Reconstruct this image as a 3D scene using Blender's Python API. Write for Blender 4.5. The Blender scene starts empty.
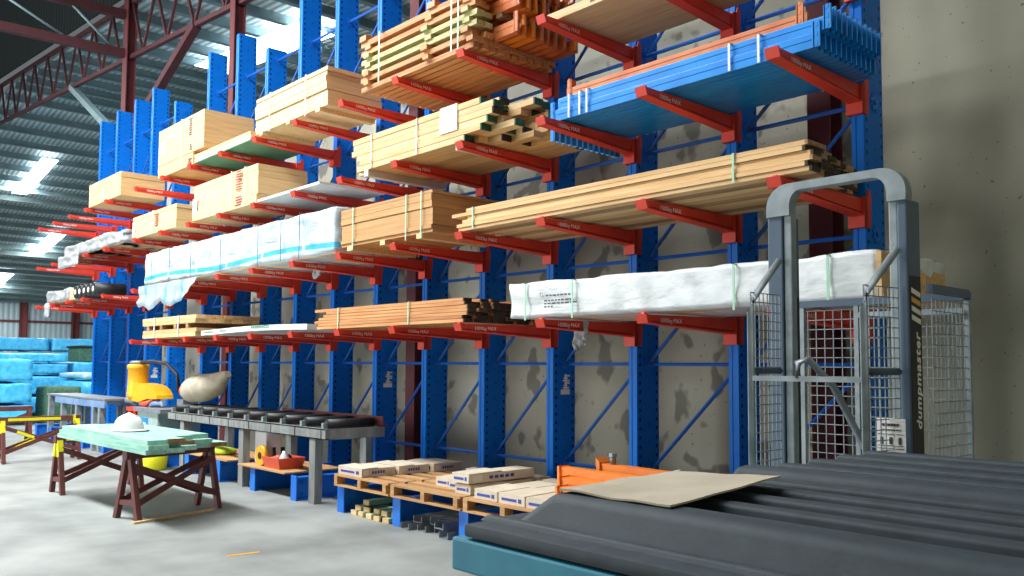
import bpy, bmesh, math, random
from mathutils import Vector, Matrix, noise
random.seed(7)
S = bpy.context.scene
COL = S.collection
PI = math.pi

# ------------------------------------------------------------------ materials
def lin(h):
    h = h.lstrip('#')
    c = [int(h[i:i+2], 16)/255 for i in (0, 2, 4)]
    return tuple(x/12.92 if x <= .04045 else ((x+.055)/1.055)**2.4 for x in c) + (1,)
MATS = {}
def base(name):
    m = bpy.data.materials.new(name); m.use_nodes = True
    nt = m.node_tree; b = nt.nodes['Principled BSDF']
    return m, nt, b
def mat(name, c1, c2=None, rough=.6, metal=0, scale=4, stretch=(1, 1, 1), bump=0, detail=4, vary=0, lo=.35, hi=.65, bscale=None):
    m, nt, b = base(name); N, L = nt.nodes, nt.links
    b.inputs['Roughness'].default_value = rough; b.inputs['Metallic'].default_value = metal
    if c2 is None and not bump and not vary:
        b.inputs['Base Color'].default_value = lin(c1); MATS[name] = m; return m
    tc = N.new('ShaderNodeTexCoord'); mp = N.new('ShaderNodeMapping'); mp.inputs['Scale'].default_value = stretch
    L.new(tc.outputs['Object'], mp.inputs['Vector'])
    oi = N.new('ShaderNodeObjectInfo')
    ad = N.new('ShaderNodeVectorMath'); ad.operation = 'ADD'; L.new(mp.outputs[0], ad.inputs[0])
    ml = N.new('ShaderNodeMath'); ml.operation = 'MULTIPLY'; ml.inputs[1].default_value = 37 if vary else 0
    L.new(oi.outputs['Random'], ml.inputs[0]); L.new(ml.outputs[0], ad.inputs[1])
    nz = N.new('ShaderNodeTexNoise'); nz.inputs['Scale'].default_value = scale; nz.inputs['Detail'].default_value = detail
    L.new(ad.outputs[0], nz.inputs['Vector'])
    rp = N.new('ShaderNodeValToRGB'); rp.color_ramp.elements[0].position = lo; rp.color_ramp.elements[1].position = hi
    rp.color_ramp.elements[0].color = lin(c1); rp.color_ramp.elements[1].color = lin(c2 or c1)
    L.new(nz.outputs['Fac'], rp.inputs['Fac']); out = rp.outputs[0]
    if vary:
        hs = N.new('ShaderNodeHueSaturation')
        mr = N.new('ShaderNodeMapRange'); mr.inputs['To Min'].default_value = 1-vary; mr.inputs['To Max'].default_value = 1+vary
        L.new(oi.outputs['Random'], mr.inputs['Value']); L.new(mr.outputs[0], hs.inputs['Value']); L.new(out, hs.inputs['Color']); out = hs.outputs[0]
    L.new(out, b.inputs['Base Color'])
    if bump:
        bp = N.new('ShaderNodeBump'); bp.inputs['Strength'].default_value = bump; bp.inputs['Distance'].default_value = .02
        if bscale:
            n2 = N.new('ShaderNodeTexNoise'); n2.inputs['Scale'].default_value = bscale; n2.inputs['Detail'].default_value = 3
            L.new(ad.outputs[0], n2.inputs['Vector']); L.new(n2.outputs['Fac'], bp.inputs['Height'])
        else: L.new(nz.outputs['Fac'], bp.inputs['Height'])
        L.new(bp.outputs[0], b.inputs['Normal'])
    MATS[name] = m
    return m
def emit(name, c, s):
    m, nt, b = base(name)
    b.inputs['Base Color'].default_value = lin(c); b.inputs['Emission Color'].default_value = lin(c); b.inputs['Emission Strength'].default_value = s
    return m
def math_node(nt, op, a, b=None):
    n = nt.nodes.new('ShaderNodeMath'); n.operation = op
    for i, v in enumerate((a, b)):
        if v is None: continue
        if isinstance(v, (int, float)): n.inputs[i].default_value = v
        else: nt.links.new(v, n.inputs[i])
    return n.outputs[0]
def upright_mat():
    m, nt, b = base('blue_upright_paint'); N, L = nt.nodes, nt.links
    b.inputs['Roughness'].default_value = .45; b.inputs['Specular IOR Level'].default_value = .16
    tc = N.new('ShaderNodeTexCoord'); sp = N.new('ShaderNodeSeparateXYZ'); L.new(tc.outputs['Object'], sp.inputs[0])
    x, y, z = sp.outputs
    def band(v, c, w): return math_node(nt, 'LESS_THAN', math_node(nt, 'ABSOLUTE', math_node(nt, 'SUBTRACT', v, c)), w)
    fz = math_node(nt, 'SUBTRACT', math_node(nt, 'FRACT', math_node(nt, 'DIVIDE', z, .082)), .5)
    hz = math_node(nt, 'LESS_THAN', math_node(nt, 'ABSOLUTE', fz), .17)
    hy = math_node(nt, 'MAXIMUM', band(y, .035, .011), band(y, .275, .011))
    h1 = math_node(nt, 'MULTIPLY', hz, hy)
    fz2 = math_node(nt, 'SUBTRACT', math_node(nt, 'FRACT', math_node(nt, 'DIVIDE', z, .164)), .5)
    h2 = math_node(nt, 'MULTIPLY', math_node(nt, 'LESS_THAN', math_node(nt, 'ABSOLUTE', fz2), .045), band(y, .155, .006))
    hole = math_node(nt, 'MAXIMUM', h1, h2)
    ge = N.new('ShaderNodeNewGeometry'); sn = N.new('ShaderNodeSeparateXYZ'); L.new(tc.outputs['Normal'], sn.inputs[0])
    side = math_node(nt, 'GREATER_THAN', math_node(nt, 'ABSOLUTE', sn.outputs[0]), .5)
    f = math_node(nt, 'MULTIPLY', hole, side)
    nz = N.new('ShaderNodeTexNoise'); nz.inputs['Scale'].default_value = 6; L.new(tc.outputs['Object'], nz.inputs['Vector'])
    rp = N.new('ShaderNodeValToRGB'); rp.color_ramp.elements[0].color = lin('#0068cc'); rp.color_ramp.elements[1].color = lin('#0a76da')
    L.new(nz.outputs['Fac'], rp.inputs['Fac'])
    mx = N.new('ShaderNodeMixRGB'); L.new(f, mx.inputs['Fac']); L.new(rp.outputs[0], mx.inputs[1]); mx.inputs[2].default_value = lin('#04102a')
    L.new(mx.outputs[0], b.inputs['Base Color'])
    return m
def concrete_wall_mat():
    m, nt, b = base('stained_concrete_panel'); N, L = nt.nodes, nt.links
    b.inputs['Roughness'].default_value = .75
    tc = N.new('ShaderNodeTexCoord')
    def nz(sc, d=4, st=(1, 1, 1)):
        mp = N.new('ShaderNodeMapping'); mp.inputs['Scale'].default_value = st; L.new(tc.outputs['Object'], mp.inputs['Vector'])
        n = N.new('ShaderNodeTexNoise'); n.inputs['Scale'].default_value = sc; n.inputs['Detail'].default_value = d; L.new(mp.outputs[0], n.inputs['Vector']); return n.outputs['Fac']
    def ramp(f, a, b_, ca, cb):
        r = N.new('ShaderNodeValToRGB'); r.color_ramp.elements[0].position = a; r.color_ramp.elements[1].position = b_
        r.color_ramp.elements[0].color = ca; r.color_ramp.elements[1].color = cb; L.new(f, r.inputs['Fac']); return r.outputs[0]
    bs = ramp(nz(.9, 6, (1, 1, .7)), .3, .7, lin('#9c9985'), lin('#b8b5a2'))
    stain = ramp(nz(3.6, 2, (1, 1, .8)), .575, .63, (0, 0, 0, 1), (1, 1, 1, 1))
    speck = ramp(nz(21, 1), .715, .74, (0, 0, 0, 1), (1, 1, 1, 1))
    # the big damp stains keep to the lower half of the panel behind the rack
    sp = N.new('ShaderNodeSeparateXYZ'); L.new(tc.outputs['Object'], sp.inputs[0])
    fx = N.new('ShaderNodeMapRange'); L.new(sp.outputs[0], fx.inputs['Value'])
    fx.inputs['From Min'].default_value = -2.9; fx.inputs['From Max'].default_value = -3.4
    s2 = math_node(nt, 'MULTIPLY', math_node(nt, 'MULTIPLY', stain, fx.outputs[0]), .6)
    tot = math_node(nt, 'MAXIMUM', s2, math_node(nt, 'MULTIPLY', speck, .6))
    mx = N.new('ShaderNodeMixRGB'); L.new(tot, mx.inputs['Fac']); L.new(bs, mx.inputs[1]); mx.inputs[2].default_value = lin('#3c3a34')
    L.new(mx.outputs[0], b.inputs['Base Color'])
    bp = N.new('ShaderNodeBump'); bp.inputs['Strength'].default_value = .15; L.new(nz(30), bp.inputs['Height']); L.new(bp.outputs[0], b.inputs['Normal'])
    return m
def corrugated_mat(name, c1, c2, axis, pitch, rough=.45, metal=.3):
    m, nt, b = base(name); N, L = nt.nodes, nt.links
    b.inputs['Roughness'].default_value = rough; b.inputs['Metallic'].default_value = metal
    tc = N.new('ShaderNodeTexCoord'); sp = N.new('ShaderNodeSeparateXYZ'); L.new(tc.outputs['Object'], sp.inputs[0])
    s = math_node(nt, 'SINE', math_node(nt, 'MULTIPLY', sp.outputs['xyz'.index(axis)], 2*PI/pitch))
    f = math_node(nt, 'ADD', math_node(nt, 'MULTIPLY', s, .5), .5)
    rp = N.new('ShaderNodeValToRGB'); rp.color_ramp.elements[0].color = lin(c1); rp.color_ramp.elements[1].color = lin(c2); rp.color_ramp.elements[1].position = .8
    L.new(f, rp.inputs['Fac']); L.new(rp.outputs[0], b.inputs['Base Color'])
    bp = N.new('ShaderNodeBump'); bp.inputs['Strength'].default_value = .6; bp.inputs['Distance'].default_value = .03
    L.new(f, bp.inputs['Height']); L.new(bp.outputs[0], b.inputs['Normal'])
    return m
def wrap_mat(name, c1, c2, stripe=None):
    m = mat(name, c1, c2, rough=.35, scale=3, bump=.5, bscale=5, stretch=(1.2, 3, 3)); 
    if stripe:
        nt = m.node_tree; N, L = nt.nodes, nt.links; b = N['Principled BSDF']
        z0, z1, dash, gap, col = stripe
        old = b.inputs['Base Color'].links[0].from_socket
        tc = N.new('ShaderNodeTexCoord'); sp = N.new('ShaderNodeSeparateXYZ'); L.new(tc.outputs['Object'], sp.inputs[0])
        x, y, z = sp.outputs
        # printed band, sagging a little towards the far end
        zz = math_node(nt, 'SUBTRACT', z, math_node(nt, 'MULTIPLY', math_node(nt, 'SINE', math_node(nt, 'MULTIPLY', x, 1.7)), .025))
        f = math_node(nt, 'MULTIPLY', math_node(nt, 'GREATER_THAN', zz, z0), math_node(nt, 'LESS_THAN', zz, z1))
        g = math_node(nt, 'GREATER_THAN', math_node(nt, 'FRACT', math_node(nt, 'DIVIDE', x, dash)), gap)
        mx = N.new('ShaderNodeMixRGB'); L.new(math_node(nt, 'MULTIPLY', f, g), mx.inputs['Fac']); L.new(old, mx.inputs[1]); mx.inputs[2].default_value = lin(col)
        L.new(mx.outputs[0], b.inputs['Base Color'])
    return m

GR = (.6, 14, 14)
M = dict(
 upright=upright_mat(), wall=concrete_wall_mat(),
 blue=mat('blue_rack_paint', '#0068cc', '#0a76da', rough=.45, scale=5),
 brace=mat('blue_brace_paint', '#0050a8','#065cb4', rough=.45, scale=5),
 red=mat('red_arm_paint', '#d0341f', '#dc4029', rough=.55, scale=5),
 white_print=mat('white_print', '#f2efe8', rough=.6),
 maroon=mat('maroon_steel_primer', '#5a2326', '#682a2e', rough=.7, scale=3),
 truss=mat('shaded_maroon_truss_primer', '#431d1f', '#50252a', rough=.75, scale=3),  # column maroon with shade put into the colour, offsetting the close roof lamps
 galv=mat('galvanised_steel', '#7f898c', '#99a2a5', rough=.55, metal=.3, scale=9),
 post=mat('slate_blue_powder_coat', '#46586a', '#4d6072', rough=.5, scale=4),
 dark=mat('near_black_steel', '#15171a', rough=.6),
 black=mat('black_rubber', '#141517', '#202124', rough=.5, scale=8),
 lid=mat('dark_grey_moulded_plastic', '#2d373d', '#364148', rough=.68, scale=14, bump=.03, bscale=90),
 teal=mat('chipped_teal_paint', '#3187a2', '#3d97b0', rough=.5, scale=6),
 pine=mat('pine_timber', '#cfa269', '#e2bc86', rough=.65, scale=3, stretch=GR, vary=.16, bump=.1),
 pale=mat('pale_pine_timber', '#d4b079', '#e6c896', rough=.65, scale=3, stretch=GR, vary=.12, bump=.1),
 warm=mat('reddish_hardwood_timber', '#b9763f', '#d29a62', rough=.65, scale=3, stretch=GR, vary=.16, bump=.1),
 grey_timber=mat('weathered_timber', '#8b6a48', '#b08d66', rough=.75, scale=3, stretch=GR, vary=.2, bump=.12),
 endcut=mat('dark_sealed_end_grain', '#2a2018', '#4a3727', rough=.8, scale=20, vary=.35),
 endgreen=mat('green_sealed_end_grain', '#1c4a3a', '#2f6650', rough=.7, scale=20, vary=.3),
 olive=mat('treated_olive_timber', '#a39b62', '#c2ba84', rough=.65, scale=3, stretch=GR, vary=.14),
 ply=mat('plywood', '#cca166', '#deb984', rough=.6, scale=2, stretch=(1.2, 1.2, 45), vary=.07),
 ply_pale=mat('pale_plywood', '#d6b27a', '#e4c692', rough=.6, scale=2, stretch=(1.2, 1.2, 45), vary=.05),
 mdf=mat('brown_fibreboard', '#b5854f', '#c69860', rough=.65, scale=2, stretch=(.7, .7, 20), vary=.07),
 orange=mat('orange_beam_paint', '#e87a18', '#f28e2c', rough=.42, scale=5, vary=.08),
 orange_old=mat('faded_orange_beam_paint', '#c8632c', '#d87f45', rough=.5, scale=4, vary=.14),
 skyblue=mat('bright_blue_beam_paint', '#0a80d8', '#1490e4', rough=.35, scale=5, vary=.05),
 strap=mat('pale_green_strap', '#a9d8bb', rough=.45),
 strap_dark=mat('dark_green_strap', '#37605a', rough=.5),
 strap_white=mat('white_strap', '#e6e8e2', rough=.45),
 board_green=mat('green_board_face', '#4f8a76', '#5c9884', rough=.6, scale=4),
 board_white=mat('white_faced_board', '#cfd0cc', '#dcdcd8', rough=.55, scale=3),
 sheet_white=mat('white_sheet_wrap', '#d9dcd8', '#e8eae6', rough=.45, scale=3),
 print_green=mat('green_print', '#2e8a72', rough=.6), print_red=mat('dark_red_print', '#8d2f38', rough=.6),
 print_dark=mat('dark_print', '#3d3f44', rough=.6), print_blue=mat('violet_blue_print', '#40469c', rough=.6), print_grey=mat('grey_print', '#9aa4ac', rough=.6),
 wrapN=wrap_mat('white_printed_wrap', '#a9b9c1', '#c6d2d8', (.075, .135, 1.02, .06, '#45abdc')),
 wrapP=wrap_mat('white_wrap', '#cdd2d2', '#e2e5e4'),
 clear=wrap_mat('milky_plastic_film', '#85888a', '#b4b6b6'),
 rag_blue=mat('blue_striped_plastic', '#a4b0b5', '#6aa6c8', rough=.4, scale=2.2, stretch=(2.2, .2, .25), detail=1, lo=.56, hi=.64),
 tarp=wrap_mat('blue_tarpaulin_wrap', '#39aee2', '#5cc6f2'),
 tarp2=wrap_mat('pale_blue_wrap', '#7fbfd8', '#a9d5e4'),
 treated=mat('pale_green_treated_timber', '#7fb8a4', '#a3d0bd', rough=.65, scale=3, stretch=(1, 8, 8), vary=.07),
 sawn_end=mat('rough_sawn_brown_end', '#7a5a3a', '#a5825a', rough=.8, scale=14, vary=.2),
 cardboard=mat('cardboard', '#b9ac96', '#c8bca8', rough=.75, scale=5, vary=.04),
 carton=mat('pale_carton', '#cbbda4', '#d8ccb6', rough=.7, scale=5, vary=.05),
 carton_face=mat('carton_face', '#dad6ce', rough=.7),
 pallet=mat('pallet_timber', '#a97c4d', '#c79a68', rough=.75, scale=3, stretch=GR, vary=.15),
 yellow=mat('machine_yellow', '#e0a312', '#eab01c', rough=.4, scale=4),
 tape=mat('yellow_tape', '#e8e21e', rough=.5),
 canvas=mat('beige_canvas', '#a39a86', '#b9b09c', rough=.85, scale=6, bump=.3),
 white=mat('white_plastic', '#e9ebec', rough=.4), helmet=mat('white_hard_hat_shell', '#f0f1f0', rough=.3),
 coral=mat('coral_plastic', '#d8583c', rough=.5),
 machine=mat('grey_green_machine_paint', '#8fa3a0', '#9db0ac', rough=.5, scale=5),
 lime=mat('lime_fabric', '#b7cf2c', rough=.7), net=mat('dark_green_netting', '#2f5140', '#4b7058', rough=.8, scale=16),
 legwood=mat('weathered_grey_steel', '#6f7270', '#8b8e8b', rough=.7, scale=5, stretch=(3, 3, .6)),
 steelblue=mat('grey_blue_rail_paint', '#5f7ea6', '#7d97b8', rough=.5, scale=4),
 steel=mat('dull_steel_channel', '#838a91', '#a0a6ab', rough=.45, metal=.5, scale=5),
 sawhorse=mat('red_brown_trestle_paint', '#5d2f2b', '#6d3a34', rough=.65, scale=5),
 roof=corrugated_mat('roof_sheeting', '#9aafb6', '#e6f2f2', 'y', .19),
 farclad=corrugated_mat('pale_blue_wall_sheeting', '#8fa9b4', '#a9c0c9', 'y', .35, metal=.1),
 darkclad=corrugated_mat('dark_cladding', '#1c2524', '#2a3533', 'x', .3, rough=.7, metal=0),
 purlin=mat('galvanised_purlin', '#6c8286', '#7b9296', rough=.55, metal=.2, scale=3),
 skylight=emit('daylit_skylight_sheet', '#eef8ff', 6.0),
 floor=mat('worn_concrete_floor', '#767a77', '#9a9e9a', rough=.62, scale=1.1, detail=8, bump=.05, bscale=20, lo=.35, hi=.65),
)

# ------------------------------------------------------------------ mesh helpers
class MB:
    def __init__(s): s.bm = bmesh.new(); s.mats = []
    def mi(s, m):
        if m is None: return 0
        if m not in s.mats: s.mats.append(m)
        return s.mats.index(m)
    def box(s, x0, x1, y0, y1, z0, z1, m=None, bevel=0):
        vs = [s.bm.verts.new((x, y, z)) for x in (x0, x1) for y in (y0, y1) for z in (z0, z1)]
        fs = [s.bm.faces.new([vs[i] for i in f]) for f in ((0, 1, 3, 2), (4, 6, 7, 5), (0, 4, 5, 1), (2, 3, 7, 6), (0, 2, 6, 4), (1, 5, 7, 3))]
        k = s.mi(m)
        for f in fs: f.material_index = k
        if bevel:
            es = list({e for f in fs for e in f.edges})
            r = bmesh.ops.bevel(s.bm, geom=es, offset=bevel, segments=2, affect='EDGES', profile=.6)
            for f in r['faces']: f.material_index = k
        return s
    def prism(s, pts, a, b, axis='x', m=None):
        """closed outline pts in the two other axes (in xyz order) pulled from a to b along axis"""
        def P(p, t):
            return {'x': (t, p[0], p[1]), 'y': (p[0], t, p[1]), 'z': (p[0], p[1], t)}[axis]
        A = [s.bm.verts.new(P(p, a)) for p in pts]; B = [s.bm.verts.new(P(p, b)) for p in pts]
        n = len(pts); fs = [s.bm.faces.new(A[::-1]), s.bm.faces.new(B)]
        fs += [s.bm.faces.new((A[i], A[(i+1) % n], B[(i+1) % n], B[i])) for i in range(n)]
        k = s.mi(m)
        for f in fs: f.material_index = k
        return s
    def bar(s, p0, p1, w, h, m=None, up=(0, 0, 1)):
        p0, p1 = Vector(p0), Vector(p1); d = (p1-p0).normalized(); u = Vector(up)
        if abs(d.dot(u)) > .98: u = Vector((0, 1, 0))
        r = d.cross(u).normalized(); u = r.cross(d)
        A = []
        for p in (p0, p1):
            A.append([s.bm.verts.new(p+r*a*w/2+u*b*h/2) for a, b in ((-1, -1), (1, -1), (1, 1), (-1, 1))])
        k = s.mi(m); fs = [s.bm.faces.new(A[0][::-1]), s.bm.faces.new(A[1])]
        fs += [s.bm.faces.new((A[0][i], A[0][(i+1) % 4], A[1][(i+1) % 4], A[1][i])) for i in range(4)]
        for f in fs: f.material_index = k
        return s
    def tube(s, pts, r, n=8, m=None, cap=True):
        pts = [Vector(p) for p in pts]; k = s.mi(m); rings = []
        for i, p in enumerate(pts):
            d = (pts[min(i+1, len(pts)-1)]-pts[max(i-1, 0)]).normalized()
            u = Vector((0, 0, 1)) if abs(d.z) < .95 else Vector((0, 1, 0))
            a = d.cross(u).normalized(); b = a.cross(d)
            rr = r[i] if isinstance(r, (list, tuple)) else r
            rings.append([s.bm.verts.new(p+(a*math.cos(2*PI*j/n)+b*math.sin(2*PI*j/n))*rr) for j in range(n)])
        for A, B in zip(rings, rings[1:]):
            for j in range(n):
                f = s.bm.faces.new((A[j], A[(j+1) % n], B[(j+1) % n], B[j])); f.material_index = k; f.smooth = n > 6
        if cap:
            for R in (rings[0][::-1], rings[-1]): s.bm.faces.new(R).material_index = k
        return s
    def lathe(s, prof, c, n=20, m=None, sx=1, sy=1):
        k = s.mi(m); rings = []
        for r, z in prof:
            rings.append([s.bm.verts.new((c[0]+r*sx*math.cos(2*PI*j/n), c[1]+r*sy*math.sin(2*PI*j/n), c[2]+z)) for j in range(n)])
        for A, B in zip(rings, rings[1:]):
            for j in range(n):
                f = s.bm.faces.new((A[j], A[(j+1) % n], B[(j+1) % n], B[j])); f.material_index = k; f.smooth = True
        s.bm.faces.new(rings[0][::-1]).material_index = k; s.bm.faces.new(rings[-1]).material_index = k
        return s
    def wrap(s, L, W, H, nx, ny, nz, amp, seed=0, sag=0, m=None, freq=2.2, round_=0.03):
        """a soft wrapped block L x W x H with its front bottom left corner at the origin"""
        def fix(x, y, z):
            p = Vector((x, y, z)); c = Vector((L/2, W/2, H/2)); q = p-c
            # round the edges off
            for ax, h in ((0, L/2), (1, W/2), (2, H/2)):
                pass
            n = Vector([(q[i]/h)**7 if h else 0 for i, h in enumerate((L/2, W/2, H/2))])
            if n.length: n.normalize()
            d = noise.noise(Vector((x*freq+seed, y*freq*2.5, z*freq*2.5+seed*3)))*amp
            d += noise.noise(Vector((x*freq*3.1-seed, y*7, (z+x*.4)*9)))*amp*.5
            e = sum(1 for i, h in enumerate((L/2, W/2, H/2)) if abs(abs(q[i])-h) < 1e-6)
            p += n*d
            if e > 1: p -= Vector([math.copysign(round_*.5, q[i]) if abs(abs(q[i])-h) < 1e-6 else 0 for i, h in enumerate((L/2, W/2, H/2))])
            p.z = max(p.z, .002)
            if sag and z > H*.5: p.z -= sag*(noise.noise(Vector((x*1.3+seed, y*2, 5)))*.5+.5)
            return p
        cache = {}; k = s.mi(m)
        def V(i, j, l):
            if (i, j, l) not in cache: cache[(i, j, l)] = s.bm.verts.new(fix(L*i/nx, W*j/ny, H*l/nz))
            return cache[(i, j, l)]
        def F(a):
            f = s.bm.faces.new(a); f.material_index = k; f.smooth = True
        for i in range(nx):
            for l in range(nz):
                F((V(i, 0, l), V(i+1, 0, l), V(i+1, 0, l+1), V(i, 0, l+1))); F((V(i, ny, l), V(i, ny, l+1), V(i+1, ny, l+1), V(i+1, ny, l)))
            for j in range(ny):
                F((V(i, j, nz), V(i+1, j, nz), V(i+1, j+1, nz), V(i, j+1, nz))); F((V(i, j, 0), V(i, j+1, 0), V(i+1, j+1, 0), V(i+1, j, 0)))
        for j in range(ny):
            for l in range(nz):
                F((V(nx, j, l), V(nx, j+1, l), V(nx, j+1, l+1), V(nx, j, l+1))); F((V(0, j, l), V(0, j, l+1), V(0, j+1, l+1), V(0, j+1, l)))
        return s
    def verts_faces(s, vs, fs, m=None):
        k = s.mi(m); V = [s.bm.verts.new(v) for v in vs]
        for f in fs:
            try: s.bm.faces.new([V[i] for i in f]).material_index = k
            except ValueError: pass
        return s
    def mesh(s, name, m=None):
        bmesh.ops.recalc_face_normals(s.bm, faces=s.bm.faces)
        me = bpy.data.meshes.new(name); s.bm.to_mesh(me); s.bm.free()
        for q in (s.mats or [m]): me.materials.append(q)
        return me
    def build(s, name, m=None, parent=None, loc=(0, 0, 0), rz=0):
        return link(name, s.mesh(name, m), parent, loc, rz)
def link(name, me, parent=None, loc=(0, 0, 0), rz=0):
    o = bpy.data.objects.new(name, me); COL.objects.link(o); o.location = loc; o.rotation_euler = (0, 0, rz)
    if parent: o.parent = parent
    return o
def tag(o, label, cat, group=None, kind=None):
    o['label'] = label; o['category'] = cat
    if group: o['group'] = group
    if kind: o['kind'] = kind
    return o
def thing(name, label, cat, loc=(0, 0, 0), rz=0, group=None):
    o = bpy.data.objects.new(name, None); COL.objects.link(o); o.location = loc; o.rotation_euler = (0, 0, rz); o.empty_display_size = .1
    return tag(o, label, cat, group)
def struct(name, mb, m=None, parent=None, loc=(0, 0, 0), label=None):
    o = mb.build(name, m, parent, loc); o['kind'] = 'structure'
    if label: o['label'] = label
    return o
_TXT = {}
def text_geo(body, size, spacing=1.0, shear=0, bold=0):
    key = (body, size, spacing, shear, bold)
    if key not in _TXT:
        cu = bpy.data.curves.new('lettering', 'FONT'); cu.body = body; cu.size = size; cu.space_character = spacing; cu.shear = shear; cu.offset = bold
        cu.resolution_u = 2
        ob = bpy.data.objects.new('lettering', cu); COL.objects.link(ob)
        dg = bpy.context.evaluated_depsgraph_get(); me = ob.evaluated_get(dg).to_mesh()
        vs = [tuple(v.co) for v in me.vertices]; fs = [tuple(p.vertices) for p in me.polygons]
        ob.evaluated_get(dg).to_mesh_clear(); bpy.data.objects.remove(ob); bpy.data.curves.remove(cu)
        _TXT[key] = (vs, fs)
    return _TXT[key]
def text_on(mb, body, size, fn, m=None, **k):
    vs, fs = text_geo(body, size, **k)
    mb.verts_faces([fn(v[0], v[1]) for v in vs], fs, m)
    return mb

# ------------------------------------------------------------------ setting
WY = 6.9                       # face of the concrete wall behind the rack
struct('floor', MB().box(-72, 6, -12, 26, -.2, 0), M['floor'])
struct('wall_back', MB().box(-21, 6, WY, WY+.18, 0, 5.95), M['wall'])
wf = struct('wall_far', MB().box(-70.2, -70, 5, 26, 0, 6.1), M['farclad'])
struct('trim_girt', MB().box(-69.98, -69.8, 5, 26, 2.85, 3.05).box(-69.98, -69.8, 5, 26, 4.5, 4.65), M['maroon'], None)
# roof of the adjoining hall: rises gently away to a ridge, then falls to the far wall
def zr(x): return 11.45-.087*(x+34) if x > -34 else 11.45+.148*(x+34)
def zroof(x): return 11.45-.087*(x+34) if x > -34 else 11.45-.148*(-34-x)
YR0, YR1 = WY+.1, 30
rf = MB()
rf.prism([(-70.3, zroof(-70.3)), (-34, zroof(-34)), (4, zroof(4)), (4, zroof(4)+.06), (-34, zroof(-34)+.06), (-70.3, zroof(-70.3)+.06)], YR0, YR1, 'y')
ceil = struct('ceiling', rf, M['roof'])
pm = MB(); x = -69.5
while x < 3:
    z = zroof(x); pm.box(x, x+.07, YR0, YR1, z-.27, z-.02); pm.box(x, x+.16, YR0, YR1, z-.275, z-.255); x += 1.45
p = pm.build('purlins', M['purlin'], ceil); p['kind'] = 'structure'
for n, (xa, xb, ya, yb) in enumerate([(-45.0, -39.9, 9.5, 10.15), (-55.6, -50.4, 12.75, 13.5), (-67, -61, 12.3, 13.2), (-24.3, -18.3, 9.7, 10.8), (-33, -28.2, 15.5, 16.6), (-25.5, -17.5, 15.2, 16.4), (-14.5, -7, 11.5, 12.6)]):
    za, zb = zroof(xa)-.28, zroof(xb)-.28
    struct('window_%d' % (n+1), MB().verts_faces([(xa, ya, za), (xb, ya, zb), (xb, yb, zb), (xa, yb, za), (xa, ya, za-.02), (xb, ya, zb-.02), (xb, yb, zb-.02), (xa, yb, za-.02)], [(0, 1, 2, 3), (7, 6, 5, 4), (0, 4, 5, 1), (1, 5, 6, 2), (2, 6, 7, 3), (3, 7, 4, 0)]), M['skylight'])
# steel columns along the wall line
def hcol(x, y, z0, z1, w=.2, d=.22, t=.02):
    m = MB(); m.box(x-w/2, x+w/2, y-d/2, y-d/2+t, z0, z1); m.box(x-w/2, x+w/2, y+d/2-t, y+d/2, z0, z1); m.box(x-t/2, x+t/2, y-d/2+t, y+d/2-t, z0, z1); return m
ztop = lambda x: 8.95-.087*(x+20.8)+.5
CX = [-3.42, -9.22, -15.0, -20.8, -26.6, -32.4]
for x in (-3.42, -9.22): struct('steel_column', hcol(x, WY-.12, 0, 8.9), M['maroon'])
struct('steel_column', hcol(-15.0, WY-.12, 0, 9.4), M['maroon'])
struct('steel_column', hcol(-20.95, WY-.12, 0, 10.4, .3), M['maroon'])
for y in (15.8, 19.3): struct('steel_column', hcol(-69.6, y, 0, 6.0, .5, .45), M['maroon'])
# longitudinal truss on the columns
def lowz(x): return 8.42-.0885*(x+15.4)
def upz(x): return 10.36-.0900*(x+22)
tr = bpy.data.objects.new('roof_truss', None); COL.objects.link(tr); tr['kind'] = 'structure'
YT = WY-.1
MB().bar((-9, YT, lowz(-9)), (-38, YT, lowz(-38)), .1, .1).build('lower_chord', M['truss'], tr)
MB().bar((-9, YT, upz(-9)), (-38, YT, upz(-38)), .1, .1).build('upper_chord', M['truss'], tr)
x = -9.6; k = 0
while x > -37:
    a, b_ = (x, YT, lowz(x)), (x-.75, YT, upz(x-.75))
    MB().bar(a, b_, .055, .055).build('web_member', M['truss'], tr)
    MB().bar(b_, (x-1.5, YT, lowz(x-1.5)), .055, .055).build('web_member', M['truss'], tr)
    x -= 1.5
for c in tr.children: c['kind'] = 'structure'
kb = MB().bar((-17.0, YT, lowz(-17.0)), (-20.8, YT, 6.95), .17, .17); struct('knee_brace', kb, M['truss'])
kb = MB().bar((-25.7, YT, lowz(-25.7)), (-21.0, YT, 6.75), .16, .16); struct('knee_brace', kb, M['purlin'])
# dark cladding above the truss, daylight shows through the gap under it
struct('wall_upper', MB().prism([(-60, upz(-60)+.52), (-21.1, upz(-21.1)+.42), (-21.1, 22), (-60, 22)], WY+.02, WY+.07, 'y'), M['darkclad'])
# cross beams of the near hall, with rods between
for (z, zb) in ((8.95, 8.85), (9.9, 9.75)):
    struct('cross_beam', MB().bar((-21, WY-.2, z+.05), (-21, -6, zb-.1), .16, .2), M['truss'])
struct('tie_rod', MB().tube([(-21, 3.9, 9.75), (-21, 5.6, 8.95)], .03), M['purlin'])
struct('tie_rod', MB().tube([(-21, 5.5, 9.85), (-21, 6.5, 9.0)], .03), M['purlin'])

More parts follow.
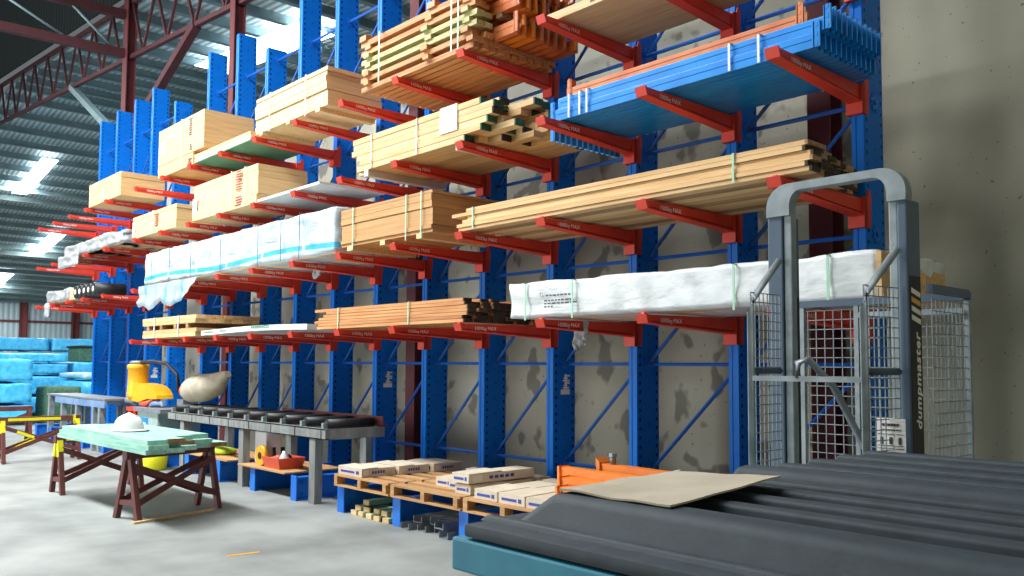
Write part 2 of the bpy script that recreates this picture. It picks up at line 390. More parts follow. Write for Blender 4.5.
# ------------------------------------------------------------------ cantilever racks
ZB = {1: 1.795, 2: 2.627, 3: 3.463, 4: 4.319}
XU = [-2.82, -3.885, -4.93, -5.985, -7.025, -8.06, -9.095, -10.145, -11.175, -12.23, -13.295, -14.44]
XF = [-15.95, -17.12, -18.12, -19.22, -20.33]
FY = 6.0
def arm_mesh():
    m = MB(); y0 = -1.17
    m.prism([(y0, .165), (0, .185), (0, .08), (y0, .124)], .012, .088)
    m.prism([(y0, .124), (0, .08), (0, .066), (y0, .115)], .035, .065)
    m.prism([(y0, .115), (0, .066), (0, .052), (y0, .105)], .006, .094)
    m.prism([(y0-.006, .102), (y0+.012, .102), (y0-.012, .168), (y0-.03, .168)], .0, .1)
    m.prism([(y0-.01, .165), (y0+.06, .166), (y0-.005, .182)], .035, .065)
    return m.mesh('arm', M['red'])
def bracket_mesh():
    m = MB()
    side = [(-.05, -.03), (.045, -.03), (.055, .1), (.06, .2), (.04, .245), (.015, .25), (0, .2), (-.05, .19)]
    m.prism(side, .101, .112); m.prism(side, -.012, -.001)
    m.box(-.012, .112, -.055, -.004, -.03, .19)
    return m.mesh('mounting_bracket', M['red'])
def cap_mesh():
    m = MB(); text_on(m, '1000kg MAX', .05, lambda a, b: (.0888, -1.02+a, .113+b), None, spacing=1.0)
    me = m.mesh('capacity_marking', M['white_print']); return me
def base_mesh():
    m = MB(); h = .27
    m.box(.0, .1, -1.08, 0, h-.015, h); m.box(.0, .1, -1.08, 0, 0, .015); m.box(.02, .04, -1.08, 0, .015, h-.015)
    m.box(-.015, .115, -1.1, -1.08, 0, h+.02, bevel=.004)
    for z in (.07, .2):
        m.tube([(.04, -.98, z), (.058, -.98, z)], .014, 8)
    return m.mesh('base_foot', M['blue'])
def gusset_mesh():
    m = MB(); c = (.1, .125, 0)
    pts = []
    for k in range(16):
        r = .075 if k % 2 else .045; pts.append((.155+r*math.cos(k*PI/8), r*math.sin(k*PI/8)))
    m.prism(pts, .1, .108); m.tube([(.108, .155, 0), (.125, .155, 0)], .02, 8)
    return m.mesh('gusset_plate', M['blue'])
ARM, BRK, CAP, BASE, GUS = arm_mesh(), bracket_mesh(), cap_mesh(), base_mesh(), gusset_mesh()
def notice_mesh():
    m = MB()
    m.box(.1, .1015, .10, .23, 1.30, 1.35)
    for k in range(6):
        a = .13+.012*(k % 3); m.box(.1, .1015, a, a+(.09, .05, .075, .1, .06, .08)[k], 1.358+.024*k, 1.374+.024*k)
    m.box(.1, .1015, .155, .185, 1.35, 1.50)
    return m.mesh('notice_sticker', M['white_print'])
NOTE = notice_mesh()
ups = {}
def upright_mesh(h):
    if h not in ups:
        m = MB(); m.box(0, .1, 0, .31, 0, h, bevel=.006); m.box(.004, .036, -.005, .0005, 0, h); m.box(.064, .096, -.005, .0005, 0, h); ups[h] = m.mesh('upright', M['upright'])
    return ups[h]
LV = [.62, 1.605, 2.565, 3.55, 4.47, 5.45, 6.35]
def rack(name, label, xs, levels, shorts, notes):
    r = thing(name, label, 'storage rack', (xs[0], FY, 0))
    X0 = xs[0]
    for i, x in enumerate(xs):
        u = link('upright', upright_mesh(6.53 if i in shorts else 7.06), r, (x-X0, 0, 0))
        for z in LV: link('gusset_plate', GUS, u, (0, 0, z))
        if i in notes: link('notice_sticker', NOTE, u)
        link('base_foot', BASE, r, (x-X0, 0, 0))
        for l in levels:
            a = link('arm', ARM, r, (x-X0, 0, ZB[l])); link('mounting_bracket', BRK, a); link('capacity_marking', CAP, a)
    for i in range(len(xs)-1):
        xa, xb = xs[i]+.0-X0, xs[i+1]+.1-X0
        for k, z in enumerate(LV):
            MB().tube([(xb, .155, z), (xa, .155, z)], .018, 6).build('horizontal_brace', M['brace'], r)
            if k < len(LV)-1: MB().tube([(xb, .155, z), (xa, .155, LV[k+1]-.02)], .016, 6).build('diagonal_brace', M['brace'], r)
    return r
rack('cantilever_rack', 'long near blue cantilever rack with red arms holding most of the timber', XU, (1, 2, 3, 4), (9,), (3, 6))
rack('cantilever_rack', 'far blue cantilever rack of five uprights with no lowest arms', XF, (2, 3, 4), (0,), (1,))

# ------------------------------------------------------------------ packs on the arms
AT = {1: 1.98, 2: 2.815, 3: 3.651, 4: 4.506}
def loop_strap(x, L, W, H, w=.016, t=.004, z0=0, m=None):
    q = MB(); a, b_ = x-w/2, x+w/2
    q.box(a, b_, -t-.012, -.012, z0, H+t); q.box(a, b_, W, W+t, z0, H+t); q.box(a, b_, -t-.012, W+t, H, H+t)
    return q
def straps(o, xs, L, W, H, m, w=.016, z0=0):
    for x in xs: loop_strap(x, L, W, H, w, z0=z0).build('strap', m, o)
def timber_pack(label, x0, x1, lvl, H, W=1.05, nc=9, nr=6, m=None, ends=None, ragL=.05, ragR=.05, strap_x=(), sm=None, y=4.88, taper=0, z=None, cat='timber pack', name='timber_pack', grow=None):
    z = AT[lvl] if z is None else z
    o = thing(name, label, cat, (x0, y, z)); L = x1-x0
    bw, bh = W/nc, H/nr
    for r_ in range(nr):
        for c in range(nc):
            mm = m[(r_*3+c) % len(m)] if isinstance(m, (list, tuple)) else m
            a = random.uniform(0, ragL); e = L-random.uniform(0, ragR); dy = random.uniform(-.012, .006) if c == 0 else 0
            if grow: e += grow(r_/max(nr-1, 1), c/max(nc-1, 1))
            if r_ == nr-1 and taper and random.random() < taper and c > 0: continue
            q = MB(); g = .003
            q.box(a, e-.02, c*bw+g+dy, (c+1)*bw-g, r_*bh, (r_+1)*bh-g, mm)
            q.box(e-.02, e, c*bw+g+dy, (c+1)*bw-g, r_*bh, (r_+1)*bh-g, (random.choice(ends) if ends else mm))
            q.build('board', None, o)
    straps(o, strap_x, L, W, H, sm or M['strap'])
    return o
def sheet_pack(label, x0, x1, lvl, H, W=.78, n=6, m=None, strap_x=(), sm=None, y=4.88, z=None, bearers=0, jit=.012, name='plywood_pack', cat='plywood pack', widths=None):
    z = AT[lvl] if z is None else z
    o = thing(name, label, cat, (x0, y, z)); L = x1-x0; b_ = .05 if bearers else 0
    for k in range(bearers):
        xx = .15+(L-.4)*k/max(bearers-1, 1); MB().box(xx, xx+.09, .0, W, 0, b_).build('bearer', M['pale'], o)
    hs = widths or [1]*n; tot = sum(hs); zc = b_
    for k, h in enumerate(hs):
        t = (H-b_)*h/tot; a, c, d = [random.uniform(-jit, jit) for _ in range(3)]
        MB().box(a+jit, L+c-jit, d+jit, W+d, zc, zc+t-.003, bevel=.002).build('sheet_stack', m, o); zc += t
    straps(o, strap_x, L, W, H, sm or M['strap'])
    return o

# level 1
def white_pack():
    L, W, H = 3.17, .98, .282
    o = thing('wrapped_timber_pack', 'white plastic wrapped timber pack on the lowest arms, beside the mesh lift', 'wrapped pack', (-5.27, 4.86, AT[1]))
    for j in range(2):
        for i in range(3): MB().box(.05, L-.02, i*.31+.03, i*.31+.33, .005+j*.11, .11+j*.11, M['pine']).build('board', None, o)
    MB().wrap(L-.02, W, H+.012, 64, 12, 8, .02, 3, 0, round_=.01).build('plastic_wrap', M['wrapP'], o, (0, -.022, 0))
    MB().box(L-.035, L-.005, -.03, .16, .0, H).build('exposed_end', M['pine'], o)
    straps(o, (.22, .75, 2.2, 2.85), L, W+.02, H+.02, M['strap'], .016)
    for c in o.children:
        if c.name.startswith('strap'): c.location.y -= .035; c.location.z = -.02
    q = MB(); f = lambda a, b_: (.38+a, -.047, .0+b_)
    text_on(q, 'TL', .05, lambda a, b_: f(a, b_+.165))
    for k, (z, n) in enumerate(((.165, 7), (.125, 8), (.10, 8), (.075, 3))):
        xx = .08 if k == 0 else .06
        for j in range(n):
            w = random.uniform(.02, .045); q.box(.38+xx, .38+xx+w, -.0475, -.0465, z, z+.012); xx += w+.012
    q.build('printed_text', M['print_dark'], o)
white_pack()
timber_pack('reddish timber bundle with dark ends on the lowest arms, left of the white pack', -8.62, -5.82, 1, .225, 1.0, 10, 7, [M['warm']], [M['endcut']], .28, .12, (.55, 1.85), None, taper=.35)
o = thing('white_sheet_pack', 'thin white sheet pack with green print on the lowest arms', 'sheet pack', (-11.72, 4.87, AT[1]))
for k in range(3):
    q = MB()
    for j in range(11):
        a, b_ = j*.27, (j+1)*.27; h = lambda t: .05*math.sin(PI*min(max((t-.2)/3.0, 0), 1))*.5
        q.verts_faces([(a, 0, h(a)+k*.022), (b_, 0, h(b_)+k*.022), (b_, 1, h(b_)+k*.022), (a, 1, h(a)+k*.022), (a, 0, h(a)+k*.022+.021), (b_, 0, h(b_)+k*.022+.021), (b_, 1, h(b_)+k*.022+.021), (a, 1, h(a)+k*.022+.021)], [(3, 2, 1, 0), (4, 5, 6, 7), (0, 1, 5, 4), (2, 3, 7, 6)] + ([(0, 4, 7, 3)] if j == 0 else []) + ([(1, 2, 6, 5)] if j == 10 else []))
    bmesh.ops.remove_doubles(q.bm, verts=q.bm.verts, dist=1e-5)
    q.build('sheet', M['sheet_white'], o)
q = MB()
for xx, w, z, h in ((1.55, .5, .05, .045), (.12, .32, .028, .028), (.62, .2, .035, .025)):
    n = int(w/.05)
    for j in range(n):
        a = xx+j*w/n
        if random.random() < .5: q.box(a, a+.035, -.003, -.001, z, z+h*.3).box(a, a+.035, -.003, -.001, z+h*.55, z+h*.85).box(a, a+.01, -.003, -.001, z, z+h*.85)
        else: q.box(a, a+.01, -.003, -.001, z, z+h).box(a+.025, a+.035, -.003, -.001, z, z+h).box(a, a+.035, -.003, -.001, z+h*.4, z+h*.6)
q.build('printed_text', M['print_green'], o)
o = thing('short_timber_pack', 'two small pine packs on bearers at the far end of the lowest arms', 'timber pack', (-14.0, 4.86, AT[1]))
for r_ in range(2):
    zz = r_*.19
    for c in range(7):
        for k in range(2): MB().box(random.uniform(0, .05), 2.1+random.uniform(-.05, .05), c*.14, c*.14+.137, zz+k*.06, zz+k*.06+.057).build('board', M['pine'], o)
for xx in (.2, .75, 1.3, 1.75): MB().box(xx, xx+.09, 0, .98, .122, .188).build('bearer', M['grey_timber'], o)
straps(o, (.55, 1.5), 2.1, .98, .312, M['strap_white'], .03)
# level 2
def taperL(r, c): return -c*.2-r*.02
timber_pack('long pine timber pack on the second arms, its ragged dark ends at the near upright', -6.12, -2.52, 2, .2, 1.05, 9, 6, [M['pine'], M['grey_timber'], M['pale']], [M['endcut'], M['endcut'], M['grey_timber']], .3, .06, (.32, 3.02), None, taper=.0, grow=taperL)
sheet_pack('tall brown fibreboard pack with green straps on the second arms', -8.08, -6.42, 2, .46, .86, 6, M['mdf'], (.28, 1.25, 1.5), M['strap'], widths=[1, 1.2, 5, 2, 2, 1], bearers=3)
def printed_pack():
    L, W, H = 5.85, 1.0, .53
    o = thing('wrapped_board_pack', 'long white wrapped pack with a blue printed band on the second arms', 'wrapped pack', (-13.97, 4.86, AT[2]))
    for k in range(4): MB().box(.04, L-.04, .03, W-.03, k*.13+.004, k*.13+.125).build('board_stack', M['pale'], o)
    MB().wrap(L, W, H, 110, 12, 14, .024, 9, 0, freq=2.8).build('plastic_wrap', M['wrapN'], o, (0, -.01, 0))
    for x in (.42, 1.15, 1.95, 2.95, 4.05, 4.65, 5.1): loop_strap(x, L, W+.05, H+.004, .012).build('strap', M['strap_dark'], o, (0, -.032, 0))
    q = MB()
    for xx, z in ((.9, .28), (2.3, .3), (3.1, .24), (4.2, .3), (5.2, .33)):
        for k in range(5): q.box(xx+.06*k, xx+.06*k+.04, -.036, -.035, z, z+.02).box(xx+.06*k, xx+.06*k+.03, -.036, -.035, z+.035, z+.05)
    q.build('printed_text', M['print_grey'], o)
    return o
printed_pack()
# level 3
o = thing('blue_beam_bundle', 'strapped bundle of bright blue racking beams on the third arms', 'beam bundle', (-4.95, 5.05, AT[3]))
L = 2.36
def rbeam(o, x0, x1, y, z, w, h, m, conn=(1, 1), dz=.05, lip=True):
    q = MB(); q.box(x0, x1, y, y+w, z, z+h, bevel=.004)
    if lip: q.box(x0+.02, x1-.02, y-.004, y, z+h*.55, z+h*.62)
    b_ = q.build('racking_beam', m, o)
    for e, on in zip((x0, x1), conn):
        if not on: continue
        s_ = -1 if e == x0 else 1; c = MB()
        c.box(e-.005 if s_ > 0 else e-.045, e+.045 if s_ > 0 else e+.005, y-.004, y+.012, z-(dz if s_ < 0 else 0), z+h+.07)
        c.box(e+.0 if s_ > 0 else e-.008, e+.008 if s_ > 0 else e, y-.004, y+w*.8, z-(dz if s_ < 0 else 0), z+h+.07)
        for k in range(3): c.box(e+(.012 if s_ > 0 else -.032), e+(.03 if s_ > 0 else -.014), y-.006, y-.0035, z+.01+k*.06, z+.035+k*.06)
        c.build('end_connector', m, b_)
for c in range(12): rbeam(o, .0, L-.02, c*.072, .0, .069, .10, M['skyblue'], (1, 1), .16)
for c in range(11): rbeam(o, .03, L+.05, c*.072+.01, .103, .069, .09, M['skyblue'], (0, 1), .0)
for x in (.18, .3, .38, 1.72, 1.95): loop_strap(x, L, .875, .196, .018).build('strap', M['strap_white'], o, (0, -.002, 0))
o = thing('orange_beam', 'old orange racking beam lying along the top of the blue beam bundle', 'racking beam', (-4.9, 5.1, AT[3]+.199))
for k in range(1): rbeam(o, .1, 2.15, .0, 0, .07, .075, M['orange_old'], (1, 1), 0)
for k, (dx, yy) in enumerate(((-.05, 5.25), (.02, 5.44))):
    o = thing('orange_beam', ('second' if k == 0 else 'rearmost')+' orange racking beam behind the one atop the blue bundle', 'racking beam', (-4.9+dx, yy, AT[3]+.199))
    rbeam(o, 0, 2.15, .0, 0, .07, .07, M['orange_old'], (1, 1), 0)
H_ends = [M['endgreen'], M['endcut'], M['pine'], M['endgreen']]
hp = timber_pack('pale timber pack with green painted ends and a white tag on the third arms', -7.92, -5.35, 3, .36, 1.05, 9, 6, [M['pale'], M['pine']], H_ends, .22, .55, (.45, 1.25), M['strap_white'], taper=.3, grow=lambda r, c: c*.24+(.1 if r > .8 else 0)-.05)
MB().box(1.62, 1.88, -.012, -.004, .12, .37).build('white_tag', M['white_print'], hp)
MB().box(.3, .38, 0, 1.05, -.07, 0).build('bearer', M['board_white'], hp); MB().box(1.85, 1.93, 0, 1.05, -.07, 0).build('bearer', M['board_white'], hp)
sheet_pack('thin white faced board projecting from the third arms beside the pale timber', -10.1, -8.55, 3, .035, .9, 1, M['board_white'], name='white_board', cat='board', jit=0)
def stamped(o, cols):
    for (xx, w, z0, z1, m, kind) in cols:
        q = MB(); z = z0
        if kind == 'label': q.box(xx, xx+w, -.004, -.001, z0, z1)
        else:
            while z < z1:
                a = xx+random.uniform(0, w*.2); q.box(a, a+w*random.uniform(.6, .95), -.004, -.001, z, z+.02); z += .034
        q.build('stamped_lettering' if kind != 'label' else 'paper_label', m, o)
o = sheet_pack('plywood pack with dark red stamped columns on the third arms', -12.17, -10.12, 3, .52, .72, 5, M['ply_pale'], (1.32, 1.72), M['strap_white'], widths=[2, 2, 1.6, 1.4, 1.2])
stamped(o, ((.02, .15, .1, .32, M['white_print'], 'label'), (1.42, .22, .03, .16, M['print_red'], 't'), (1.42, .2, .24, .48, M['print_red'], 't')))
o = sheet_pack('low plywood pack on the third arms, left of the taller red stamped one', -14.66, -12.78, 3, .36, .72, 3, M['ply_pale'], (), None, widths=[2, 3, 1])
stamped(o, ((.02, .12, .03, .28, M['white_print'], 'label'), (1.0, .16, .1, .3, M['print_red'], 't')))
loop_strap(.95, 1.8, .72, .36, .03).build('strap', M['strap_white'], o)
# level 4
def clad_stack():
    o = thing('stickered_timber_pack', 'big stickered stack of orange and olive timber on the top arms', 'timber pack', (-7.7, 4.87, AT[4]))
    W = 1.05; n = 11; bw = W/n
    for c in range(n): MB().box(random.uniform(0, .03), 1.9+random.uniform(-.03, .03), c*bw+.012, (c+1)*bw-.012, 0, .05).build('board', M['warm'], o)
    for xx in (.1, 1.15, 1.82): MB().box(xx, xx+.09, -.03, W, .05, .094).build('bearer', M['warm'], o)
    z = .097; cols = [M['warm'], M['olive'], M['olive'], M['warm']]
    for r_ in range(4):
        for c in range(2): MB().box(random.uniform(0, .03), 1.9+random.uniform(-.05, .05), c*.1+.002, c*.1+.096, z, z+.05).build('board', cols[r_], o)
        z += .05
        for xx in (.1, 1.12+.04*(r_ % 2), 1.74): MB().box(xx, xx+.1, -.035+.02*(r_ % 2), .2, z, z+.046).build('bearer', M['olive'] if r_ in (1, 2) else M['warm'], o)
        z += .047
    for c in range(2): MB().box(.0, 1.95, c*.1+.002, c*.1+.098, z, z+.06).build('board', M['warm'], o)
    for xx in (.0, 1.2): MB().box(xx, xx+.12, -.02, .2, z+.061, z+.12).build('bearer', M['orange_old'], o)
    for xx in (.42, 1.62, 1.72): loop_strap(xx, 2, .2, z+.062, .02).build('strap', M['strap'], o, (0, -.035, 0))
clad_stack()
def beam_rows(label, x, y, z, L, rows, n=8):
    o = thing('orange_beam_bundle', label, 'beam bundle', (x, y, z))
    for r_ in range(rows):
        for c in range(n): rbeam(o, random.uniform(-.02, .02), L+random.uniform(-.04, .04), c*.105, r_*.15, .07, .12, M['orange'] if (r_ == 0 and c in (1, 2)) else M['orange_old'], (1, 1), 0)
    return o
beam_rows('lower row of long orange beams behind the stickered stack', -7.55, 5.09, AT[4]+.097, 2.05, 1)
o = beam_rows('upper rows of long orange beams behind the stickered stack', -7.6, 5.09, AT[4]+.337, 2.1, 2)
for xx in (.2, 1.85): MB().box(xx, xx+.08, 0, .82, -.045, -.001).build('bearer', M['grey_timber'], o)
o = thing('laminated_panel', 'wide pale laminated panel across the top arms, above the blue beams', 'panel', (-5.05, 5.0, AT[4]))
MB().box(0, 1.75, 0, .86, 0, .07, bevel=.003).build('panel_face', M['pale'], o)
q = MB()
for j in range(7): q.box(.55+j*.07, .6+j*.07, -.003, -.001, .028, .045)
q.build('stamped_lettering', M['print_dark'], o)
o = sheet_pack('pine board pack on bearers at the top arms, beside the stickered stack', -10.24, -8.42, 4, .5, .76, 5, M['ply_pale'], (.45, 1.35), M['strap_white'], bearers=3, widths=[3, 1.5, 1.2, .8, .8], jit=.02)
o = thing('board_pack', 'green backed board stack with white middle sheet on the top arms', 'board pack', (-12.17, 4.88, AT[4]))
for k, (h, m) in enumerate(((.012, 'board_green'), (.03, 'ply_pale'), (.022, 'board_white'), (.03, 'ply_pale'), (.03, 'pale'))):
    zz = sum((.012, .03, .022, .03, .03)[:k]); MB().box(random.uniform(0, .03), 1.82, random.uniform(0, .01), .85, zz, zz+h-.001).build('sheet', M[m], o)
o = sheet_pack('large plywood crate with black stencil marks on the top arms', -13.58, -11.83, 4, .56, .76, 1, M['ply'], (.95, ), M['strap_white'], z=AT[4]+.19, name='plywood_crate', cat='crate', jit=.002)
stamped(o, ((.14, .16, .14, .36, M['white_print'], 'label'), (1.2, .15, .26, .52, M['print_dark'], 't'), (1.24, .1, .04, .14, M['print_dark'], 't')))
o = sheet_pack('low plywood pack under the large stencilled crate', -13.6, -12.2, 4, .185, .76, 2, M['ply'], (1.0, ), M['strap_white'])
stamped(o, ((1.2, .15, .02, .12, M['print_red'], 't'), ))
o = sheet_pack('brown plywood crate with white tape at the far top arms', -17.08, -15.32, 4, .42, .76, 2, M['ply'], (.12, ), M['strap_white'], widths=[3.2, 1], name='plywood_crate', cat='crate', jit=.004)
stamped(o, ((.25, .2, .32, .41, M['white_print'], 'label'), (.75, .1, .08, .22, M['board_white'], 'label'), (1.45, .03, .27, .39, M['white_print'], 'label')))
# far rack, plastic-wrapped goods
o = thing('plastic_wrapped_pack', 'crumpled plastic wrapped goods on the far rack third arms', 'wrapped pack', (-18.55, 4.86, AT[3]))
for k in range(4): MB().box(.2, 3.4, .05+k*.22, .25+k*.22, .002, .16).build('board', M['pale'], o)
MB().wrap(3.6, 1.0, .27, 50, 14, 8, .06, 21, .06, freq=1.4).build('plastic_wrap', M['clear'], o)
o = thing('plastic_wrapped_pack', 'plastic wrapped timber on the far rack lowest arms', 'wrapped pack', (-19.72, 4.86, AT[2]))
for k in range(5): MB().box(.05, 2.0, .03+k*.19, .2+k*.19, .002, .22).build('board', M['pale'], o)
MB().wrap(1.6, 1.0, .26, 26, 12, 8, .04, 33, .03).build('plastic_wrap', M['clear'], o)
MB().wrap(.25, .06, .3, 5, 3, 8, .04, 5).build('loose_film', M['clear'], o, (.15, -.06, -.3))
for k in range(5):
    o = thing('black_roll', 'black wrapped roll', 'roll', (-17.62+k*.27, 4.85, AT[2]+.125))
    o['label'] = ('black wrapped roll touching the wrapped timber on the far rack', 'second black roll from the wrapped timber on the far rack', 'middle black roll of the row on the far rack', 'fourth black roll from the wrapped timber on the far rack', 'black roll nearest the long near rack on the far rack arms')[k]
    o['group'] = 'black rolls on the far rack'
    MB().tube([(0, 0, 0), (0, .55, 0)], .122, 12).build('roll_body', M['black'], o); MB().tube([(0, -.006, 0), (0, 0, 0)], .05, 10).build('core', M['white_print'], o)
MB().wrap(1.3, .05, .24, 14, 3, 8, .05, 6).build('loose_film', M['clear'], [q_ for q_ in bpy.data.objects if q_.name == 'plastic_wrapped_pack'][0], (.0, -.11, -.22))
# torn plastic hanging from the packs
def rag(label, x, y, z, w, h, seed, blue=False):
    q = MB(); n, k = 8, 8; V = {}
    for i in range(n+1):
        for j in range(k+1):
            t = j/k; hh = h*(.65+.5*(noise.noise(Vector((i*.6+seed, 0, 0)))+.3))
            V[i, j] = (i/n*w*(1-.25*t), .05*noise.noise(Vector((i*.9+seed, j*.4, 1)))-.015, -t*hh)
    vs = []; idx = {}
    for s_, off in ((0, 0), (1, .004)):
        for key, v in V.items(): idx[key, s_] = len(vs); vs.append((v[0], v[1]+off, v[2]))
    fs = []
    for i in range(n):
        for j in range(k):
            fs.append((idx[(i, j), 0], idx[(i+1, j), 0], idx[(i+1, j+1), 0], idx[(i, j+1), 0])); fs.append((idx[(i, j), 1], idx[(i, j+1), 1], idx[(i+1, j+1), 1], idx[(i+1, j), 1]))
    q.verts_faces(vs, fs)
    o = q.build('torn_plastic', M['rag_blue'] if blue else M['clear'], None, (x, y, z)); tag(o, label, 'plastic sheet')
    for p_ in o.data.polygons: p_.use_smooth = True
rag('torn white plastic hanging under the far end of the blue banded pack', -13.98, 4.79, AT[2]-.01, 2.35, .42, 2, True)
rag('ragged white plastic strip hanging below the white pack by the second upright', -4.95, 5.3, AT[1]-.01, .17, .3, 8)
rag('small white plastic scrap hanging under the blue banded pack near the fibreboard', -9.2, 5.2, AT[2]-.01, .22, .2, 14)

# ------------------------------------------------------------------ under the rack: pallets, cartons, steel
def pallet(label, x0, x1, z=.292, y0=4.83, W=1.15, name='pallet', h=.125):
    o = thing(name, label, 'pallet', (x0, y0, z)); L = x1-x0
    for k in range(3): MB().box(0, L, k*(W-.1)/2, k*(W-.1)/2+.1, 0, .018).build('bottom_board', M['pallet'], o)
    for k in range(3):
        for j in range(3): 
            a = j*(L-.1)/2; MB().box(a, a+.06 if j != 1 else a+.06, k*(W-.1)/2, k*(W-.1)/2+.1, .018, h-.02).build('block', M['pallet'], o)
    for k in range(6): MB().box(0, L, k*(W-.12)/5, k*(W-.12)/5+.12, h-.02, h).build('deck_board', M['pallet'], o)
    return o
pallet('timber pallet bearing the front carton, beside the conveyor table', -8.03, -7.02)
pallet('middle timber pallet with stacked cartons on the blue feet', -6.98, -5.9)
pallet('timber pallet partly behind the black bin lid', -5.86, -4.78)
pallet('lower timber pallet beneath the orange beams behind the bin', -4.74, -3.55)
pallet('upper timber pallet beneath the orange beams behind the bin', -4.74, -3.55, .419)
ZP = .292+.126
def carton(label, x, y, sx, sy, z=ZP, rz=0, h=.085, open_=False):
    o = thing('carton', label, 'carton', (x, y, z), rz, 'flat pale cartons on the pallets')
    q = MB(); q.box(0, sx, 0, sy, 0, h, bevel=.004); q.build('box', M['carton'], o)
    q = MB(); q.verts_faces([(.0, .0, h), (sx, 0, h), (sx, sy*.49, h+.006), (0, sy*.49, h+.006), (0, 0, h+.003), (sx, 0, h+.003), (sx, sy*.49, h+.012), (0, sy*.49, h+.012)], [(0, 1, 2, 3), (4, 5, 6, 7), (0, 1, 5, 4), (1, 2, 6, 5), (2, 3, 7, 6), (3, 0, 4, 7)])
    q.build('flap', M['carton'], o)
    q = MB(); q.box(sx*.12, sx*.7, -.002, -.0005, h*.35, h*.62); q.box(sx*.76, sx*.88, -.002, -.0005, h*.3, h*.7)
    for k in range(5): q.box(sx+.0005, sx+.002, sy*(.3+.08*k), sy*(.355+.08*k), h*.35, h*.68)
    q.build('blue_print', M['print_blue'], o)
    q = MB(); q.box(sx+.0005, sx+.0015, sy*.06, sy*.2, h*.2, h*.85); q.build('white_label', M['carton_face'], o)
    return o
carton('pale flat carton at the front left pallet corner beside the conveyor leg', -8.0, 4.86, .46, .42)
carton('pale flat carton behind the front left one on the first pallet', -8.0, 5.3, .5, .4)
carton('pale flat carton at the rear of the first pallet', -7.93, 5.71, .5, .4)
carton('low carton across the rear of the middle pallet', -6.9, 5.72, .45, .22)
carton('carton at the front left of the middle pallet', -6.6, 5.1, .24, .62)
carton('carton second from the left on the middle pallet', -6.34, 5.05, .2, .62)
carton('lower carton of the pair stacked at the right of the middle pallet', -6.12, 4.95, .22, .8)
carton('upper carton of the pair stacked at the right of the middle pallet', -6.14, 4.93, .24, .82, ZP+.1)
carton('carton lying at the rear right of the middle pallet', -6.3, 5.78, .4, .2)
carton('opened carton at the front left of the third pallet', -5.75, 4.87, .3, .8)
carton('opened carton in the front middle of the third pallet', -5.43, 4.87, .32, .8)
carton('carton at the rear of the third pallet beside the orange beams', -5.75, 5.7, .7, .25)
carton('carton on the third pallet nearest the bin lid', -5.08, 4.86, .26, .75)
# orange steel beams with braces strapped behind the bin
def obeam(label, x0, x1, y, z, h0, h1, w=.09, rz=0):
    o = thing('orange_steel_beam', label, 'steel beam', (x0, y, z), rz); L = x1-x0
    q = MB(); q.prism([(0, 0), (L, 0), (L, h1), (0, h0)], 0, w, 'y'); q.build('beam', M['orange'], o)
    q = MB(); q.prism([(-.008, -.0), (.02, 0), (.012, h0+.01), (-.03 if h0 > .2 else -.008, h0+(.05 if h0 > .2 else .005))], -.02, w+.02, 'y'); q.build('end_plate', M['orange'], o)
    q = MB(); q.tube([(.05, -.004, .04), (.05, .0, .04)], .012, 8); q.build('bolt_hole', M['dark'], o)
    return o
ZO = .419+.126
obeam('lowest orange beam of the three at the front behind the bin', -4.76, -3.65, 4.9, ZO, .08, .08)
obeam('middle orange beam of the stacked group behind the bin', -4.85, -3.6, 5.02, ZO, .135, .125)
obeam('tallest orange beam with a flared end plate behind the bin', -4.97, -3.5, 5.14, ZO, .20, .185)
obeam('rear faded orange beam carrying a bolt, behind the bin', -4.7, -3.1, 5.34, ZO, .235, .215)
o = MB().tube([(-4.6, 5.39, ZO+.236), (-4.6, 5.39, ZO+.31)], .025, 8).tube([(-4.6, 5.39, ZO+.295), (-4.6, 5.39, ZO+.325)], .035, 6).build('steel_bolt', M['steel'], None); tag(o, 'grey steel bolt standing on the rear orange beam', 'bolt')
o = MB().bar((-4.2, 4.88, ZO+.14), (-3.95, 5.42, ZO+.245), .03, .006).build('loose_strap', M['strap'], None); tag(o, 'pale green strap over the front orange beams behind the bin', 'strap')
o = MB().bar((-3.85, 5.02, ZO+.135), (-3.7, 5.42, ZO+.235), .03, .006).build('loose_strap', M['strap'], None); tag(o, 'pale strap end over the orange beams near the cardboard', 'strap')
# offcuts and channels on the floor between the feet
for k in range(11):
    row, c = divmod(k, 5); q = MB(); l = random.uniform(.5, .8)
    q.box(0, .1, 0, .02, 0, .05, M['pale']); q.box(0, .1, .02, l, 0, .05, M['treated'] if k % 3 else M['endgreen'])
    o = q.build('timber_offcut', None, None, (-7.84+c*.16+row*.06+random.uniform(-.01, .01), 4.88+row*.06+random.uniform(0, .05), .002+row*.052), random.uniform(-.05, .05))
    tag(o, 'short green painted timber offcut in the pile on the floor under the first pallet', 'offcut', 'timber offcuts under the first pallet')
for k in range(7):
    row, c = divmod(k, 4); q = MB(); l = 1.5
    q.box(0, .13, 0, l, 0, .006).box(0, .006, 0, l, .006, .06).box(.124, .13, 0, l, .006, .06)
    o = q.build('steel_channel', M['steel'], None, (-6.84+c*.2+row*.07, 4.86+.05*(k % 3)+row*.05, .002+row*.064)); tag(o, 'grey steel channel lying on the floor under the middle pallet', 'steel channel', 'steel channels under the middle pallet')

